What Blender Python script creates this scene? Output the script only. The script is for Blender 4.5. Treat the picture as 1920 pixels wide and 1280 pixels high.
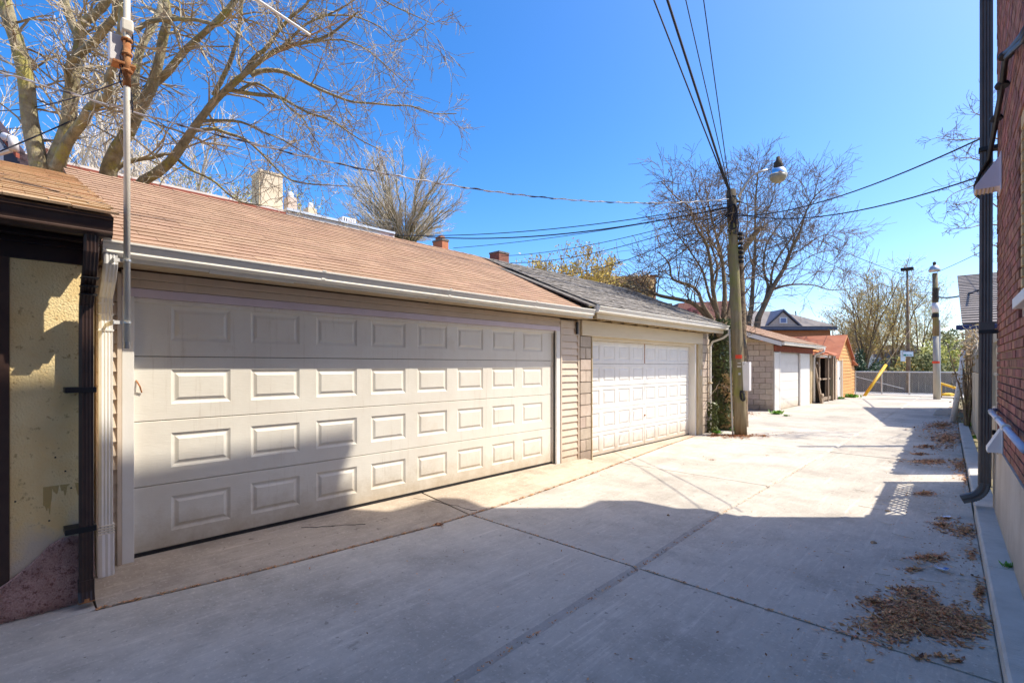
import bpy, math, random
from mathutils import Vector, Matrix, Quaternion
V = Vector
for o in list(bpy.data.objects): bpy.data.objects.remove(o)
SC = bpy.context.scene
COL = SC.collection

# ---------------------------------------------------------------- camera, sky, sun, exposure
TH = math.atan(885/920); SN, CS = math.sin(TH), math.cos(TH); H = 1.64
cam_d = bpy.data.cameras.new('camera'); cam = bpy.data.objects.new('camera', cam_d); COL.objects.link(cam)
cam.location = (0, 0, H); cam.rotation_euler = (math.pi/2, 0, TH)
cam_d.sensor_width = 36; cam_d.lens = 920/1920*36; cam_d.shift_y = 45/1920
cam_d.clip_start = .05; cam_d.clip_end = 2000
SC.camera = cam
SUN_EL = math.atan(1.38); SUN_AZ = math.atan2(.7207, .6933)
W = bpy.data.worlds.new('World'); SC.world = W; W.use_nodes = True
nt = W.node_tree; nt.nodes.clear()
sky = nt.nodes.new('ShaderNodeTexSky'); sky.sky_type = 'NISHITA'; sky.sun_disc = False
sky.sun_elevation = SUN_EL; sky.sun_rotation = SUN_AZ; sky.air_density = .8; sky.dust_density = 1.5; sky.ozone_density = 2.5
bg = nt.nodes.new('ShaderNodeBackground'); bg.inputs[1].default_value = .14
wo = nt.nodes.new('ShaderNodeOutputWorld')
hs_w = nt.nodes.new('ShaderNodeHueSaturation'); hs_w.inputs['Saturation'].default_value = 1.4; hs_w.inputs['Hue'].default_value = .503
nt.links.new(sky.outputs[0], hs_w.inputs['Color']); nt.links.new(hs_w.outputs[0], bg.inputs[0]); nt.links.new(bg.outputs[0], wo.inputs[0])
sd = bpy.data.lights.new('sun', 'SUN'); sd.energy = 2.95; sd.angle = math.radians(.53); sd.color = (1, .92, .79)
sun = bpy.data.objects.new('sun', sd); COL.objects.link(sun)
S = V((math.sin(SUN_AZ)*math.cos(SUN_EL), math.cos(SUN_AZ)*math.cos(SUN_EL), math.sin(SUN_EL)))
sun.rotation_euler = S.to_track_quat('Z', 'Y').to_euler(); sun.location = (5, 5, 20)
SC.view_settings.view_transform = 'Standard'; SC.view_settings.look = 'None'
SC.view_settings.exposure = 1.2; SC.view_settings.gamma = 1; SC.view_settings.use_curve_mapping = False
SC.render.engine = 'CYCLES'
SC.cycles.max_bounces = 8; SC.cycles.diffuse_bounces = 6

# ---------------------------------------------------------------- measuring helpers: a direction in the photograph meets a real plane
def ray(px, py):
    dx = (px-960)/920; dz = (685-py)/920
    return V((-SN+CS*dx, CS+SN*dx, dz))
O_ = V((0, 0, H))
def G(px, py, z=0.0):
    r = ray(px, py); return O_ + r*((z-H)/r.z)
def WX(px, py, X):
    r = ray(px, py); return O_ + r*(X/r.x)
def WY(px, py, Y):
    r = ray(px, py); return O_ + r*(Y/r.y)
def AT(px, py, d): return O_ + ray(px, py)*d

# ---------------------------------------------------------------- materials
def rgb(c): return (c[0], c[1], c[2], 1)
def mat(name, c, c2=None, scale=4.0, rough=.8, bump=.15, bscale=60, rnd=0.0, hue=0.0, metal=0.0, stretch=(1, 1, 1), c3=None, s3=.8, t3=.55, w3=.12, spec=.4, lo=.35, hi=.65, bstretch=None, bdist=.01, trans=0.0):
    m = bpy.data.materials.new(name); m.use_nodes = True; t = m.node_tree; N = t.nodes; L = t.links; N.clear()
    out = N.new('ShaderNodeOutputMaterial'); b = N.new('ShaderNodeBsdfPrincipled'); L.new(b.outputs[0], out.inputs[0])
    b.inputs['Roughness'].default_value = rough; b.inputs['Metallic'].default_value = metal
    b.inputs['Specular IOR Level'].default_value = spec
    geo = N.new('ShaderNodeNewGeometry')
    mp = N.new('ShaderNodeMapping'); mp.inputs['Scale'].default_value = stretch; L.new(geo.outputs['Position'], mp.inputs[0])
    n1 = N.new('ShaderNodeTexNoise'); n1.inputs['Scale'].default_value = scale; n1.inputs['Detail'].default_value = 6; n1.inputs['Roughness'].default_value = .62
    L.new(mp.outputs[0], n1.inputs['Vector'])
    r1 = N.new('ShaderNodeValToRGB'); L.new(n1.outputs['Fac'], r1.inputs[0])
    r1.color_ramp.elements[0].position = lo; r1.color_ramp.elements[1].position = hi
    r1.color_ramp.elements[0].color = rgb(c); r1.color_ramp.elements[1].color = rgb(c2 or c)
    col = r1.outputs[0]
    if c3:
        n3 = N.new('ShaderNodeTexNoise'); n3.inputs['Scale'].default_value = s3; n3.inputs['Detail'].default_value = 8; n3.inputs['Roughness'].default_value = .7
        L.new(geo.outputs['Position'], n3.inputs['Vector'])
        r3 = N.new('ShaderNodeValToRGB'); L.new(n3.outputs['Fac'], r3.inputs[0])
        r3.color_ramp.elements[0].position = t3; r3.color_ramp.elements[1].position = t3+w3
        r3.color_ramp.elements[0].color = (0, 0, 0, 1); r3.color_ramp.elements[1].color = (1, 1, 1, 1)
        mx = N.new('ShaderNodeMixRGB'); L.new(r3.outputs[0], mx.inputs[0]); L.new(col, mx.inputs[1]); mx.inputs[2].default_value = rgb(c3)
        col = mx.outputs[0]
    if rnd or hue:
        oi = N.new('ShaderNodeObjectInfo'); ad = N.new('ShaderNodeMath'); ad.operation = 'ADD'
        L.new(oi.outputs['Random'], ad.inputs[0]); L.new(geo.outputs['Random Per Island'], ad.inputs[1])
        fr = N.new('ShaderNodeMath'); fr.operation = 'FRACT'; L.new(ad.outputs[0], fr.inputs[0])
        mr = N.new('ShaderNodeMapRange'); L.new(fr.outputs[0], mr.inputs[0]); mr.inputs[3].default_value = 1-rnd; mr.inputs[4].default_value = 1+rnd
        hs = N.new('ShaderNodeHueSaturation'); L.new(mr.outputs[0], hs.inputs['Value']); L.new(col, hs.inputs['Color'])
        if hue:
            m7 = N.new('ShaderNodeMath'); m7.operation = 'MULTIPLY'; m7.inputs[1].default_value = 7.31; L.new(fr.outputs[0], m7.inputs[0])
            f7 = N.new('ShaderNodeMath'); f7.operation = 'FRACT'; L.new(m7.outputs[0], f7.inputs[0])
            mh = N.new('ShaderNodeMapRange'); L.new(f7.outputs[0], mh.inputs[0]); mh.inputs[3].default_value = .5-hue; mh.inputs[4].default_value = .5+hue
            L.new(mh.outputs[0], hs.inputs['Hue'])
        col = hs.outputs[0]
    L.new(col, b.inputs['Base Color'])
    if bump:
        nb = N.new('ShaderNodeTexNoise'); nb.inputs['Scale'].default_value = bscale; nb.inputs['Detail'].default_value = 5
        if bstretch:
            m2 = N.new('ShaderNodeMapping'); m2.inputs['Scale'].default_value = bstretch; L.new(geo.outputs['Position'], m2.inputs[0]); L.new(m2.outputs[0], nb.inputs['Vector'])
        else: L.new(geo.outputs['Position'], nb.inputs['Vector'])
        bp = N.new('ShaderNodeBump'); bp.inputs['Strength'].default_value = bump; bp.inputs['Distance'].default_value = bdist
        L.new(nb.outputs['Fac'], bp.inputs['Height']); L.new(bp.outputs[0], b.inputs['Normal'])
    m['c'] = 1
    return m

M = {}
def defm(k, *a, **kw): M[k] = mat(k, *a, **kw)
defm('cream_door', (.74, .69, .59), (.79, .75, .65), scale=2.5, rough=.5, bump=.3, bscale=16, bstretch=(1, 1, 9), bdist=.004, c3=(.66, .58, .44), s3=1.3, t3=.6, w3=.2)
defm('cream_trim', (.76, .73, .66), (.80, .77, .71), scale=3, rough=.5, bump=.05)
defm('white_door', (.74, .72, .67), (.80, .78, .73), scale=3, rough=.5, bump=.2, bscale=20, bstretch=(1, 1, 9), bdist=.003, c3=(.62, .50, .33), s3=1.1, t3=.66, w3=.2)
defm('white_metal', (.72, .71, .68), (.80, .79, .76), scale=5, rough=.42, bump=.04, c3=(.5, .42, .3), s3=3, t3=.68, w3=.2)
defm('gutter_white', (.76, .72, .63), (.82, .79, .71), scale=4, stretch=(3, 1, 8), rough=.4, bump=.03, c3=(.50, .43, .33), s3=2.2, t3=.6, w3=.25)
defm('siding', (.66, .54, .41), (.72, .60, .47), scale=3, rough=.6, bump=.05, rnd=.04)
defm('soffit', (.42, .32, .20), (.48, .38, .25), scale=3, rough=.65, bump=.08)
defm('dark_trim', (.045, .025, .02), (.07, .04, .03), scale=6, rough=.35, bump=.05)
defm('dark_gutter', (.018, .009, .009), (.03, .016, .014), scale=6, rough=.3, bump=.03)
defm('stucco', (.88, .64, .29), (.92, .74, .40), scale=5, rough=.9, bump=.8, bscale=85, bdist=.008, c3=(.55, .35, .14), s3=20, t3=.58, w3=.08)
defm('stucco_pale', (.70, .62, .52), (.62, .50, .34), scale=6, rough=.9, bump=.8, bscale=60, bdist=.008)
defm('pebble', (.56, .30, .25), (.78, .54, .48), scale=90, rough=.9, bump=1.0, bscale=140, bdist=.02, c3=(.34, .16, .13), s3=34, t3=.53, w3=.08)
defm('shingle_red', (.34, .215, .14), (.41, .27, .18), scale=2.5, rough=.95, bump=.6, bscale=220, rnd=.09, hue=.004, bdist=.004, c3=(.28, .18, .12), s3=1.6, t3=.58, w3=.15)
defm('shingle_tan', (.45, .29, .16), (.54, .37, .22), scale=2.5, rough=.95, bump=.5, bscale=220, rnd=.16, hue=.008, bdist=.004)
defm('shingle_grey', (.16, .145, .125), (.27, .245, .215), scale=14, rough=.95, bump=.7, bscale=160, rnd=.25, bdist=.006, c3=(.07, .065, .055), s3=9, t3=.55, w3=.08)
defm('shingle_far', (.20, .175, .16), (.27, .24, .22), scale=2, rough=.95, bump=.3, rnd=.12)
defm('block', (.50, .405, .315), (.58, .48, .385), scale=8, rough=.95, bump=.7, bscale=110, rnd=.10, hue=.01, bdist=.006, c3=(.40, .30, .22), s3=3, t3=.6, w3=.1)
defm('mortar', (.34, .29, .23), (.42, .36, .29), scale=10, rough=1, bump=.5)
defm('beam', (.66, .56, .39), (.72, .62, .45), scale=3, rough=.75, bump=.2, c3=(.40, .27, .13), s3=2.6, t3=.64, w3=.2, stretch=(1, .4, 3))
defm('jamb_wood', (.46, .34, .18), (.60, .50, .33), scale=9, stretch=(3, 3, .6), rough=.85, bump=.4, c3=(.24, .16, .08), s3=6, t3=.62, w3=.15)
defm('brick', (.25, .10, .068), (.35, .15, .10), scale=9, rough=.9, bump=.7, bscale=90, rnd=.32, hue=.015, bdist=.006, c3=(.15, .075, .07), s3=1.7, t3=.58, w3=.12)
defm('brick_orange', (.45, .17, .07), (.52, .22, .10), scale=7, rough=.9, bump=.5, rnd=.2, hue=.01)
defm('brick_tan', (.52, .34, .15), (.60, .42, .22), scale=7, rough=.9, bump=.4, rnd=.15)
defm('brick_mortar', (.40, .30, .24), (.48, .38, .31), scale=12, rough=1, bump=.5)
defm('parge', (.52, .43, .33), (.62, .54, .44), scale=2.2, rough=.95, bump=.45, bscale=30, stretch=(1, 1, .5), c3=(.40, .31, .22), s3=2.5, t3=.6, w3=.15)
defm('kerb', (.48, .45, .39), (.58, .55, .49), scale=5, rough=.95, bump=.5, bscale=60, c3=(.32, .29, .25), s3=2.5, t3=.6, w3=.15)
defm('bark_big', (.20, .17, .10), (.44, .38, .24), scale=7, rough=.95, bump=1.0, bscale=22, bdist=.03, bstretch=(1, 1, .35), c3=(.38, .34, .10), s3=3, t3=.52, w3=.12)
defm('twig_big', (.26, .21, .13), (.56, .49, .36), scale=3, rough=.9, bump=.2, c3=(.40, .36, .16), s3=2, t3=.6)
defm('bark_mid', (.15, .10, .065), (.27, .20, .12), scale=5, rough=.95, bump=.6, bscale=18, bdist=.03, c3=(.26, .23, .08), s3=2, t3=.55)
defm('twig_mid', (.17, .12, .075), (.28, .21, .14), scale=3, rough=.9, bump=0)
defm('bark_round', (.17, .15, .07), (.27, .24, .13), scale=2, rough=.95, bump=.2)
defm('twig_round', (.50, .44, .33), (.60, .53, .42), scale=2, rough=.95, bump=0)
defm('twig_pale', (.55, .47, .36), (.62, .55, .45), scale=2, rough=.95, bump=0)
defm('twig_gold', (.36, .26, .11), (.46, .36, .18), scale=2, rough=.95, bump=0)
defm('chrome', (.75, .78, .82), rough=.18, bump=0, metal=1.0)
defm('dark_board', (.17, .14, .10), (.28, .235, .175), scale=5, stretch=(8, 8, .6), rough=.95, bump=.4, rnd=.25)
defm('lit_orange_brick', (.58, .26, .09), (.66, .34, .14), scale=7, rough=.9, bump=.5, rnd=.2)  # orange brick brightened, sunlight put into its colour
defm('leaf_young', (.42, .42, .08), (.56, .54, .14), scale=3, rough=.7, bump=0, rnd=.25)
defm('leaf_gold', (.60, .40, .05), (.70, .52, .12), scale=3, rough=.7, bump=0, rnd=.3, hue=.02)
defm('leaf_olive', (.13, .15, .04), (.22, .22, .07), scale=3, rough=.7, bump=0, rnd=.35, hue=.02)
defm('leaf_tan', (.36, .24, .10), (.50, .36, .18), scale=3, rough=.8, bump=0, rnd=.3, hue=.02)
defm('leaf_dark', (.015, .05, .012), (.04, .09, .02), scale=3, rough=.5, bump=0, rnd=.3)
defm('leaf_weed', (.10, .26, .02), (.20, .40, .05), scale=3, rough=.6, bump=0, rnd=.3)
defm('ivy', (.05, .07, .018), (.12, .14, .035), scale=3, rough=.45, bump=0, rnd=.4, hue=.03)
defm('litter', (.38, .14, .045), (.64, .36, .16), scale=25, rough=.7, bump=0, rnd=.75, hue=.015)
defm('litter_red', (.28, .11, .04), (.38, .17, .07), scale=25, rough=.85, bump=0, rnd=.4, hue=.02)
defm('pole_wood', (.18, .135, .075), (.29, .235, .14), scale=3, stretch=(6, 6, .5), rough=.9, bump=.5, bscale=30, bstretch=(4, 4, .3), bdist=.02, c3=(.24, .25, .05), s3=1.2, t3=.48, w3=.2)
defm('pole_dark', (.045, .035, .025), (.10, .08, .05), scale=3, stretch=(6, 6, .5), rough=.9, bump=.5, bscale=30)
defm('pole_pale', (.40, .37, .30), (.48, .45, .38), scale=3, stretch=(6, 6, .5), rough=.9, bump=.3)
defm('steel', (.50, .50, .48), (.60, .60, .58), scale=6, rough=.38, bump=.05, metal=.6)
defm('mast_steel', (.70, .65, .54), (.78, .73, .62), scale=6, rough=.5, bump=.05)
defm('rust', (.30, .10, .03), (.48, .24, .10), scale=18, rough=.9, bump=.4)
defm('black', (.010, .010, .012), (.02, .02, .022), scale=5, rough=.5, bump=.05)
defm('cable', (.02, .02, .03), (.03, .03, .04), rough=.6, bump=0)
defm('cable_pale', (.46, .46, .48), (.06, .06, .08), scale=2.2, lo=.52, hi=.56, rough=.5, bump=0)
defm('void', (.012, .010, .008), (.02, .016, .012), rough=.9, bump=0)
defm('downpipe', (.075, .066, .062), (.10, .09, .085), scale=4, rough=.38, bump=.04)
defm('lilac_paint', (.62, .52, .56), (.68, .58, .62), scale=4, rough=.45, bump=.05)
defm('white_paint', (.74, .72, .70), (.80, .78, .76), scale=4, rough=.4, bump=.05)
defm('blue_pipe', (.50, .55, .68), (.58, .62, .74), scale=4, rough=.3, bump=.03)
defm('glass', (.02, .03, .04), (.04, .05, .07), rough=.08, bump=0, spec=.8)
defm('blue_glass', (.10, .15, .32), (.14, .2, .4), rough=.15, bump=0, spec=.8)
defm('orange_clap', (.58, .28, .09), (.64, .34, .12), scale=4, rough=.8, bump=.2, rnd=.08)
defm('red_roll', (.42, .14, .07), (.50, .19, .10), scale=2.5, rough=.9, bump=.3, c3=(.34, .12, .08), s3=1.2, t3=.6)
defm('red_wood', (.22, .05, .03), (.32, .09, .05), scale=5, rough=.8, bump=.3, stretch=(1, 1, 4))
defm('old_wood', (.20, .14, .09), (.42, .33, .24), scale=5, stretch=(8, 8, .6), rough=.95, bump=.6, rnd=.15)
defm('grey_board', (.30, .27, .21), (.42, .38, .30), scale=5, stretch=(8, 8, .6), rough=.95, bump=.4, rnd=.14)
defm('cream_panel', (.50, .43, .30), (.58, .50, .36), scale=3, rough=.9, bump=.3, rnd=.05)
defm('green_paint', (.02, .12, .05), (.03, .17, .07), rough=.5, bump=.05)
defm('blue_paint', (.015, .03, .11), (.03, .05, .16), rough=.5, bump=.05)
defm('blue_grey', (.10, .11, .15), (.14, .15, .20), rough=.6, bump=.05)
defm('yellow', (.70, .40, .02), (.78, .48, .03), rough=.5, bump=.05)
defm('red_tag', (.75, .06, .02), (.8, .09, .03), rough=.6, bump=0)
defm('orange_tag', (.7, .12, .03), (.75, .15, .05), rough=.6, bump=0)
defm('pale_tag', (.55, .50, .38), (.6, .55, .44), rough=.6, bump=0)
defm('sign_green', (.0, .16, .12), (.01, .2, .15), rough=.4, bump=0)
defm('sign_white', (.60, .68, .72), (.66, .74, .78), rough=.4, bump=0)
defm('mansard', (.16, .065, .05), (.22, .10, .075), scale=4, rough=.9, bump=.3)
defm('white_wall', (.66, .64, .62), (.74, .72, .70), scale=1.5, rough=.8, bump=.1)
defm('roof_metal', (.58, .54, .46), (.68, .64, .56), scale=2, rough=.6, bump=.1, c3=(.4, .33, .24), s3=1.5, t3=.6)
defm('chimney_cream', (.60, .49, .33), (.68, .58, .42), scale=3, rough=.9, bump=.3, c3=(.46, .34, .2), s3=2, t3=.6)
defm('dirt', (.30, .20, .12), (.42, .31, .20), scale=5, rough=1, bump=.8, bscale=40, bdist=.02)
defm('paper', (.62, .66, .74), (.72, .76, .82), rough=.6, bump=.05)
defm('blue_print', (.05, .15, .45), (.08, .2, .5), rough=.6, bump=0)

def nodes_of(m):
    t = m.node_tree; b = [n for n in t.nodes if n.type == 'BSDF_PRINCIPLED'][0]; return t, t.nodes, t.links, b
# concrete: broom streaks, pale scuffs, dark spots, stains, sand grain
def concrete(name, ca, cb, cs):
    m = bpy.data.materials.new(name); m.use_nodes = True; t = m.node_tree; N = t.nodes; L = t.links; N.clear()
    out = N.new('ShaderNodeOutputMaterial'); b = N.new('ShaderNodeBsdfPrincipled'); L.new(b.outputs[0], out.inputs[0]); b.inputs['Roughness'].default_value = .88; b.inputs['Specular IOR Level'].default_value = .3
    geo = N.new('ShaderNodeNewGeometry')
    def noise(scale, stretch=(1, 1, 1), det=6, rough=.6, rot=0):
        mp = N.new('ShaderNodeMapping'); mp.inputs['Scale'].default_value = stretch; mp.inputs['Rotation'].default_value = (0, 0, rot); L.new(geo.outputs['Position'], mp.inputs[0])
        n = N.new('ShaderNodeTexNoise'); n.inputs['Scale'].default_value = scale; n.inputs['Detail'].default_value = det; n.inputs['Roughness'].default_value = rough
        L.new(mp.outputs[0], n.inputs['Vector']); return n.outputs['Fac']
    def ramp(f, a, bb, ca=(0, 0, 0), cb=(1, 1, 1)):
        r = N.new('ShaderNodeValToRGB'); L.new(f, r.inputs[0]); r.color_ramp.elements[0].position = a; r.color_ramp.elements[1].position = bb
        r.color_ramp.elements[0].color = rgb(ca); r.color_ramp.elements[1].color = rgb(cb); return r.outputs[0]
    def mix(f, a, bcol, k=1.0, mode='MIX'):
        x = N.new('ShaderNodeMixRGB'); x.blend_type = mode
        if k != 1.0:
            mu = N.new('ShaderNodeMath'); mu.operation = 'MULTIPLY'; mu.inputs[1].default_value = k; L.new(f, mu.inputs[0]); f = mu.outputs[0]
        L.new(f, x.inputs[0]); L.new(a, x.inputs[1])
        if isinstance(bcol, tuple): x.inputs[2].default_value = rgb(bcol)
        else: L.new(bcol, x.inputs[2])
        return x.outputs[0]
    col = ramp(noise(.7, det=9, rough=.7), .3, .7, ca, cb)
    col = mix(ramp(noise(2.1, (1, .35, 1), det=9, rough=.72), .52, .74), col, cs, .55)
    col = mix(ramp(noise(24, (1, .25, 1), det=4), .5, .72), col, tuple(min(1, v*1.25) for v in cb), .38)
    col = mix(ramp(noise(5, (2.6, .10, 1), det=7, rough=.75, rot=.12), .56, .70), col, tuple(min(1, v*1.4) for v in cb), .6)
    col = mix(ramp(noise(9, (1.6, .22, 1), det=8, rough=.8, rot=-.25), .56, .68), col, tuple(v*.62 for v in ca), .5)
    col = mix(ramp(noise(13, det=3), .66, .70), col, tuple(v*.32 for v in ca), .55)
    col = mix(ramp(noise(55, det=2), .70, .75), col, tuple(v*.30 for v in ca), .6)
    col = mix(ramp(noise(1.3, (1, 1, 1), det=6), .52, .74), col, tuple(v*.55 for v in cs), .5)
    col = mix(ramp(noise(.45, (1, 1, 1), det=10, rough=.8), .49, .60), col, tuple(v*.72 for v in ca), .6)
    col = mix(ramp(noise(3.1, (1, 1, 1), det=7, rough=.7), .64, .70), col, tuple(v*.5 for v in ca), .5)
    col = mix(ramp(noise(38, (1, 1, 1), det=2, rough=.5), .62, .66), col, tuple(min(1, v*1.3) for v in cb), .35)
    # small brown debris flecks
    vo = N.new('ShaderNodeTexVoronoi'); vo.inputs['Scale'].default_value = 7; L.new(geo.outputs['Position'], vo.inputs['Vector'])
    vr = N.new('ShaderNodeValToRGB'); L.new(vo.outputs['Distance'], vr.inputs[0]); vr.color_ramp.elements[0].position = .03; vr.color_ramp.elements[1].position = .06
    vr.color_ramp.elements[0].color = (1, 1, 1, 1); vr.color_ramp.elements[1].color = (0, 0, 0, 1)
    col = mix(vr.outputs[0], col, (.10, .06, .035), .7)
    oi = N.new('ShaderNodeObjectInfo'); mr = N.new('ShaderNodeMapRange'); L.new(oi.outputs['Random'], mr.inputs[0]); mr.inputs[3].default_value = .93; mr.inputs[4].default_value = 1.05
    hs = N.new('ShaderNodeHueSaturation'); L.new(mr.outputs[0], hs.inputs['Value']); L.new(col, hs.inputs['Color'])
    L.new(hs.outputs[0], b.inputs['Base Color'])
    bp = N.new('ShaderNodeBump'); bp.inputs['Strength'].default_value = .55; bp.inputs['Distance'].default_value = .006
    L.new(noise(90, (1, .3, 1), det=4), bp.inputs['Height'])
    b2 = N.new('ShaderNodeBump'); b2.inputs['Strength'].default_value = .4; b2.inputs['Distance'].default_value = .03
    L.new(noise(4, det=5), b2.inputs['Height']); L.new(bp.outputs[0], b2.inputs['Normal']); L.new(b2.outputs[0], b.inputs['Normal'])
    M[name] = m
concrete('concrete', (.47, .425, .355), (.57, .52, .44), (.35, .31, .255))
concrete('apron_concrete', (.45, .365, .275), (.56, .47, .36), (.20, .155, .11))
# stucco streaks and marks
def stucco_marks():
    t, N, L, b = nodes_of(M['stucco'])
    src = b.inputs['Base Color'].links[0].from_socket
    geo = [n for n in N if n.type == 'NEW_GEOMETRY'][0]
    sx = N.new('ShaderNodeSeparateXYZ'); L.new(geo.outputs['Position'], sx.inputs[0])
    n = N.new('ShaderNodeTexNoise'); n.inputs['Scale'].default_value = 5; n.inputs['Detail'].default_value = 5; L.new(geo.outputs['Position'], n.inputs['Vector'])
    # pale worn lower part, edge broken by noise
    a = N.new('ShaderNodeMath'); a.operation = 'MULTIPLY_ADD'; a.inputs[1].default_value = -.9; L.new(n.outputs['Fac'], a.inputs[0]); L.new(sx.outputs['Z'], a.inputs[2])
    mr = N.new('ShaderNodeMapRange'); L.new(a.outputs[0], mr.inputs[0]); mr.inputs[1].default_value = -.05; mr.inputs[2].default_value = .25; mr.inputs[3].default_value = 1; mr.inputs[4].default_value = 0
    x = N.new('ShaderNodeMixRGB'); L.new(mr.outputs[0], x.inputs[0]); L.new(src, x.inputs[1]); x.inputs[2].default_value = rgb((.66, .55, .42))
    # ochre drips below a line
    dn = N.new('ShaderNodeTexNoise'); dn.inputs['Scale'].default_value = 30; dn.inputs['Detail'].default_value = 2
    mp = N.new('ShaderNodeMapping'); mp.inputs['Scale'].default_value = (1, 1, .06); L.new(geo.outputs['Position'], mp.inputs[0]); L.new(mp.outputs[0], dn.inputs['Vector'])
    dm = N.new('ShaderNodeMath'); dm.operation = 'MULTIPLY_ADD'; dm.inputs[1].default_value = -.55; L.new(dn.outputs['Fac'], dm.inputs[0]); L.new(sx.outputs['Z'], dm.inputs[2])
    g1 = N.new('ShaderNodeMath'); g1.operation = 'GREATER_THAN'; g1.inputs[1].default_value = .49; L.new(dm.outputs[0], g1.inputs[0])
    g2 = N.new('ShaderNodeMath'); g2.operation = 'LESS_THAN'; g2.inputs[1].default_value = .83; L.new(sx.outputs['Z'], g2.inputs[0])
    g3 = N.new('ShaderNodeMath'); g3.operation = 'LESS_THAN'; g3.inputs[1].default_value = .56; L.new(dn.outputs['Fac'], g3.inputs[0])
    g4 = N.new('ShaderNodeMath'); g4.operation = 'GREATER_THAN'; g4.inputs[1].default_value = .19; L.new(sx.outputs['Y'], g4.inputs[0])
    p = g1
    for g in (g2, g4):
        q = N.new('ShaderNodeMath'); q.operation = 'MULTIPLY'; L.new(p.outputs[0], q.inputs[0]); L.new(g.outputs[0], q.inputs[1]); p = q
    q = N.new('ShaderNodeMath'); q.operation = 'MULTIPLY'; q.inputs[1].default_value = .7; L.new(p.outputs[0], q.inputs[0])
    y = N.new('ShaderNodeMixRGB'); L.new(q.outputs[0], y.inputs[0]); L.new(x.outputs[0], y.inputs[1]); y.inputs[2].default_value = rgb((.42, .26, .06))
    L.new(y.outputs[0], b.inputs['Base Color'])
stucco_marks()
def grime(k, col, ztop, amt):
    t, N, L, b = nodes_of(M[k]); src = b.inputs['Base Color'].links[0].from_socket; geo = [n for n in N if n.type == 'NEW_GEOMETRY'][0]
    sx = N.new('ShaderNodeSeparateXYZ'); L.new(geo.outputs['Position'], sx.inputs[0])
    n = N.new('ShaderNodeTexNoise'); n.inputs['Scale'].default_value = 7; n.inputs['Detail'].default_value = 8; n.inputs['Roughness'].default_value = .75; L.new(geo.outputs['Position'], n.inputs['Vector'])
    a = N.new('ShaderNodeMath'); a.operation = 'MULTIPLY_ADD'; a.inputs[1].default_value = -.55; L.new(n.outputs['Fac'], a.inputs[0]); L.new(sx.outputs['Z'], a.inputs[2])
    mr = N.new('ShaderNodeMapRange'); L.new(a.outputs[0], mr.inputs[0]); mr.inputs[1].default_value = -.22; mr.inputs[2].default_value = ztop; mr.inputs[3].default_value = amt; mr.inputs[4].default_value = 0
    x = N.new('ShaderNodeMixRGB'); L.new(mr.outputs[0], x.inputs[0]); L.new(src, x.inputs[1]); x.inputs[2].default_value = rgb(col)
    n2 = N.new('ShaderNodeTexNoise'); n2.inputs['Scale'].default_value = 6; n2.inputs['Detail'].default_value = 7; n2.inputs['Roughness'].default_value = .8
    mp = N.new('ShaderNodeMapping'); mp.inputs['Scale'].default_value = (1, 3, .18); L.new(geo.outputs['Position'], mp.inputs[0]); L.new(mp.outputs[0], n2.inputs['Vector'])
    r2 = N.new('ShaderNodeValToRGB'); L.new(n2.outputs['Fac'], r2.inputs[0]); r2.color_ramp.elements[0].position = .56; r2.color_ramp.elements[1].position = .78; r2.color_ramp.elements[1].color = (.45, .45, .45, 1)
    y = N.new('ShaderNodeMixRGB'); L.new(r2.outputs[0], y.inputs[0]); L.new(x.outputs[0], y.inputs[1]); y.inputs[2].default_value = rgb(col); L.new(y.outputs[0], b.inputs['Base Color'])
    nb = N.new('ShaderNodeTexNoise'); nb.inputs['Scale'].default_value = 2.2; L.new(geo.outputs['Position'], nb.inputs['Vector'])
    bp = [q for q in N if q.type == 'BUMP'][0]; b2 = N.new('ShaderNodeBump'); b2.inputs['Strength'].default_value = .5; b2.inputs['Distance'].default_value = .012; L.new(nb.outputs['Fac'], b2.inputs['Height']); L.new(b2.outputs[0], bp.inputs['Normal'])
grime('cream_door', (.42, .33, .21), .16, .75); grime('white_door', (.46, .36, .24), .10, .7); grime('siding', (.34, .25, .16), .12, .6); grime('block', (.22, .17, .12), .18, .7); grime('parge', (.30, .25, .18), .2, .6)

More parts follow.
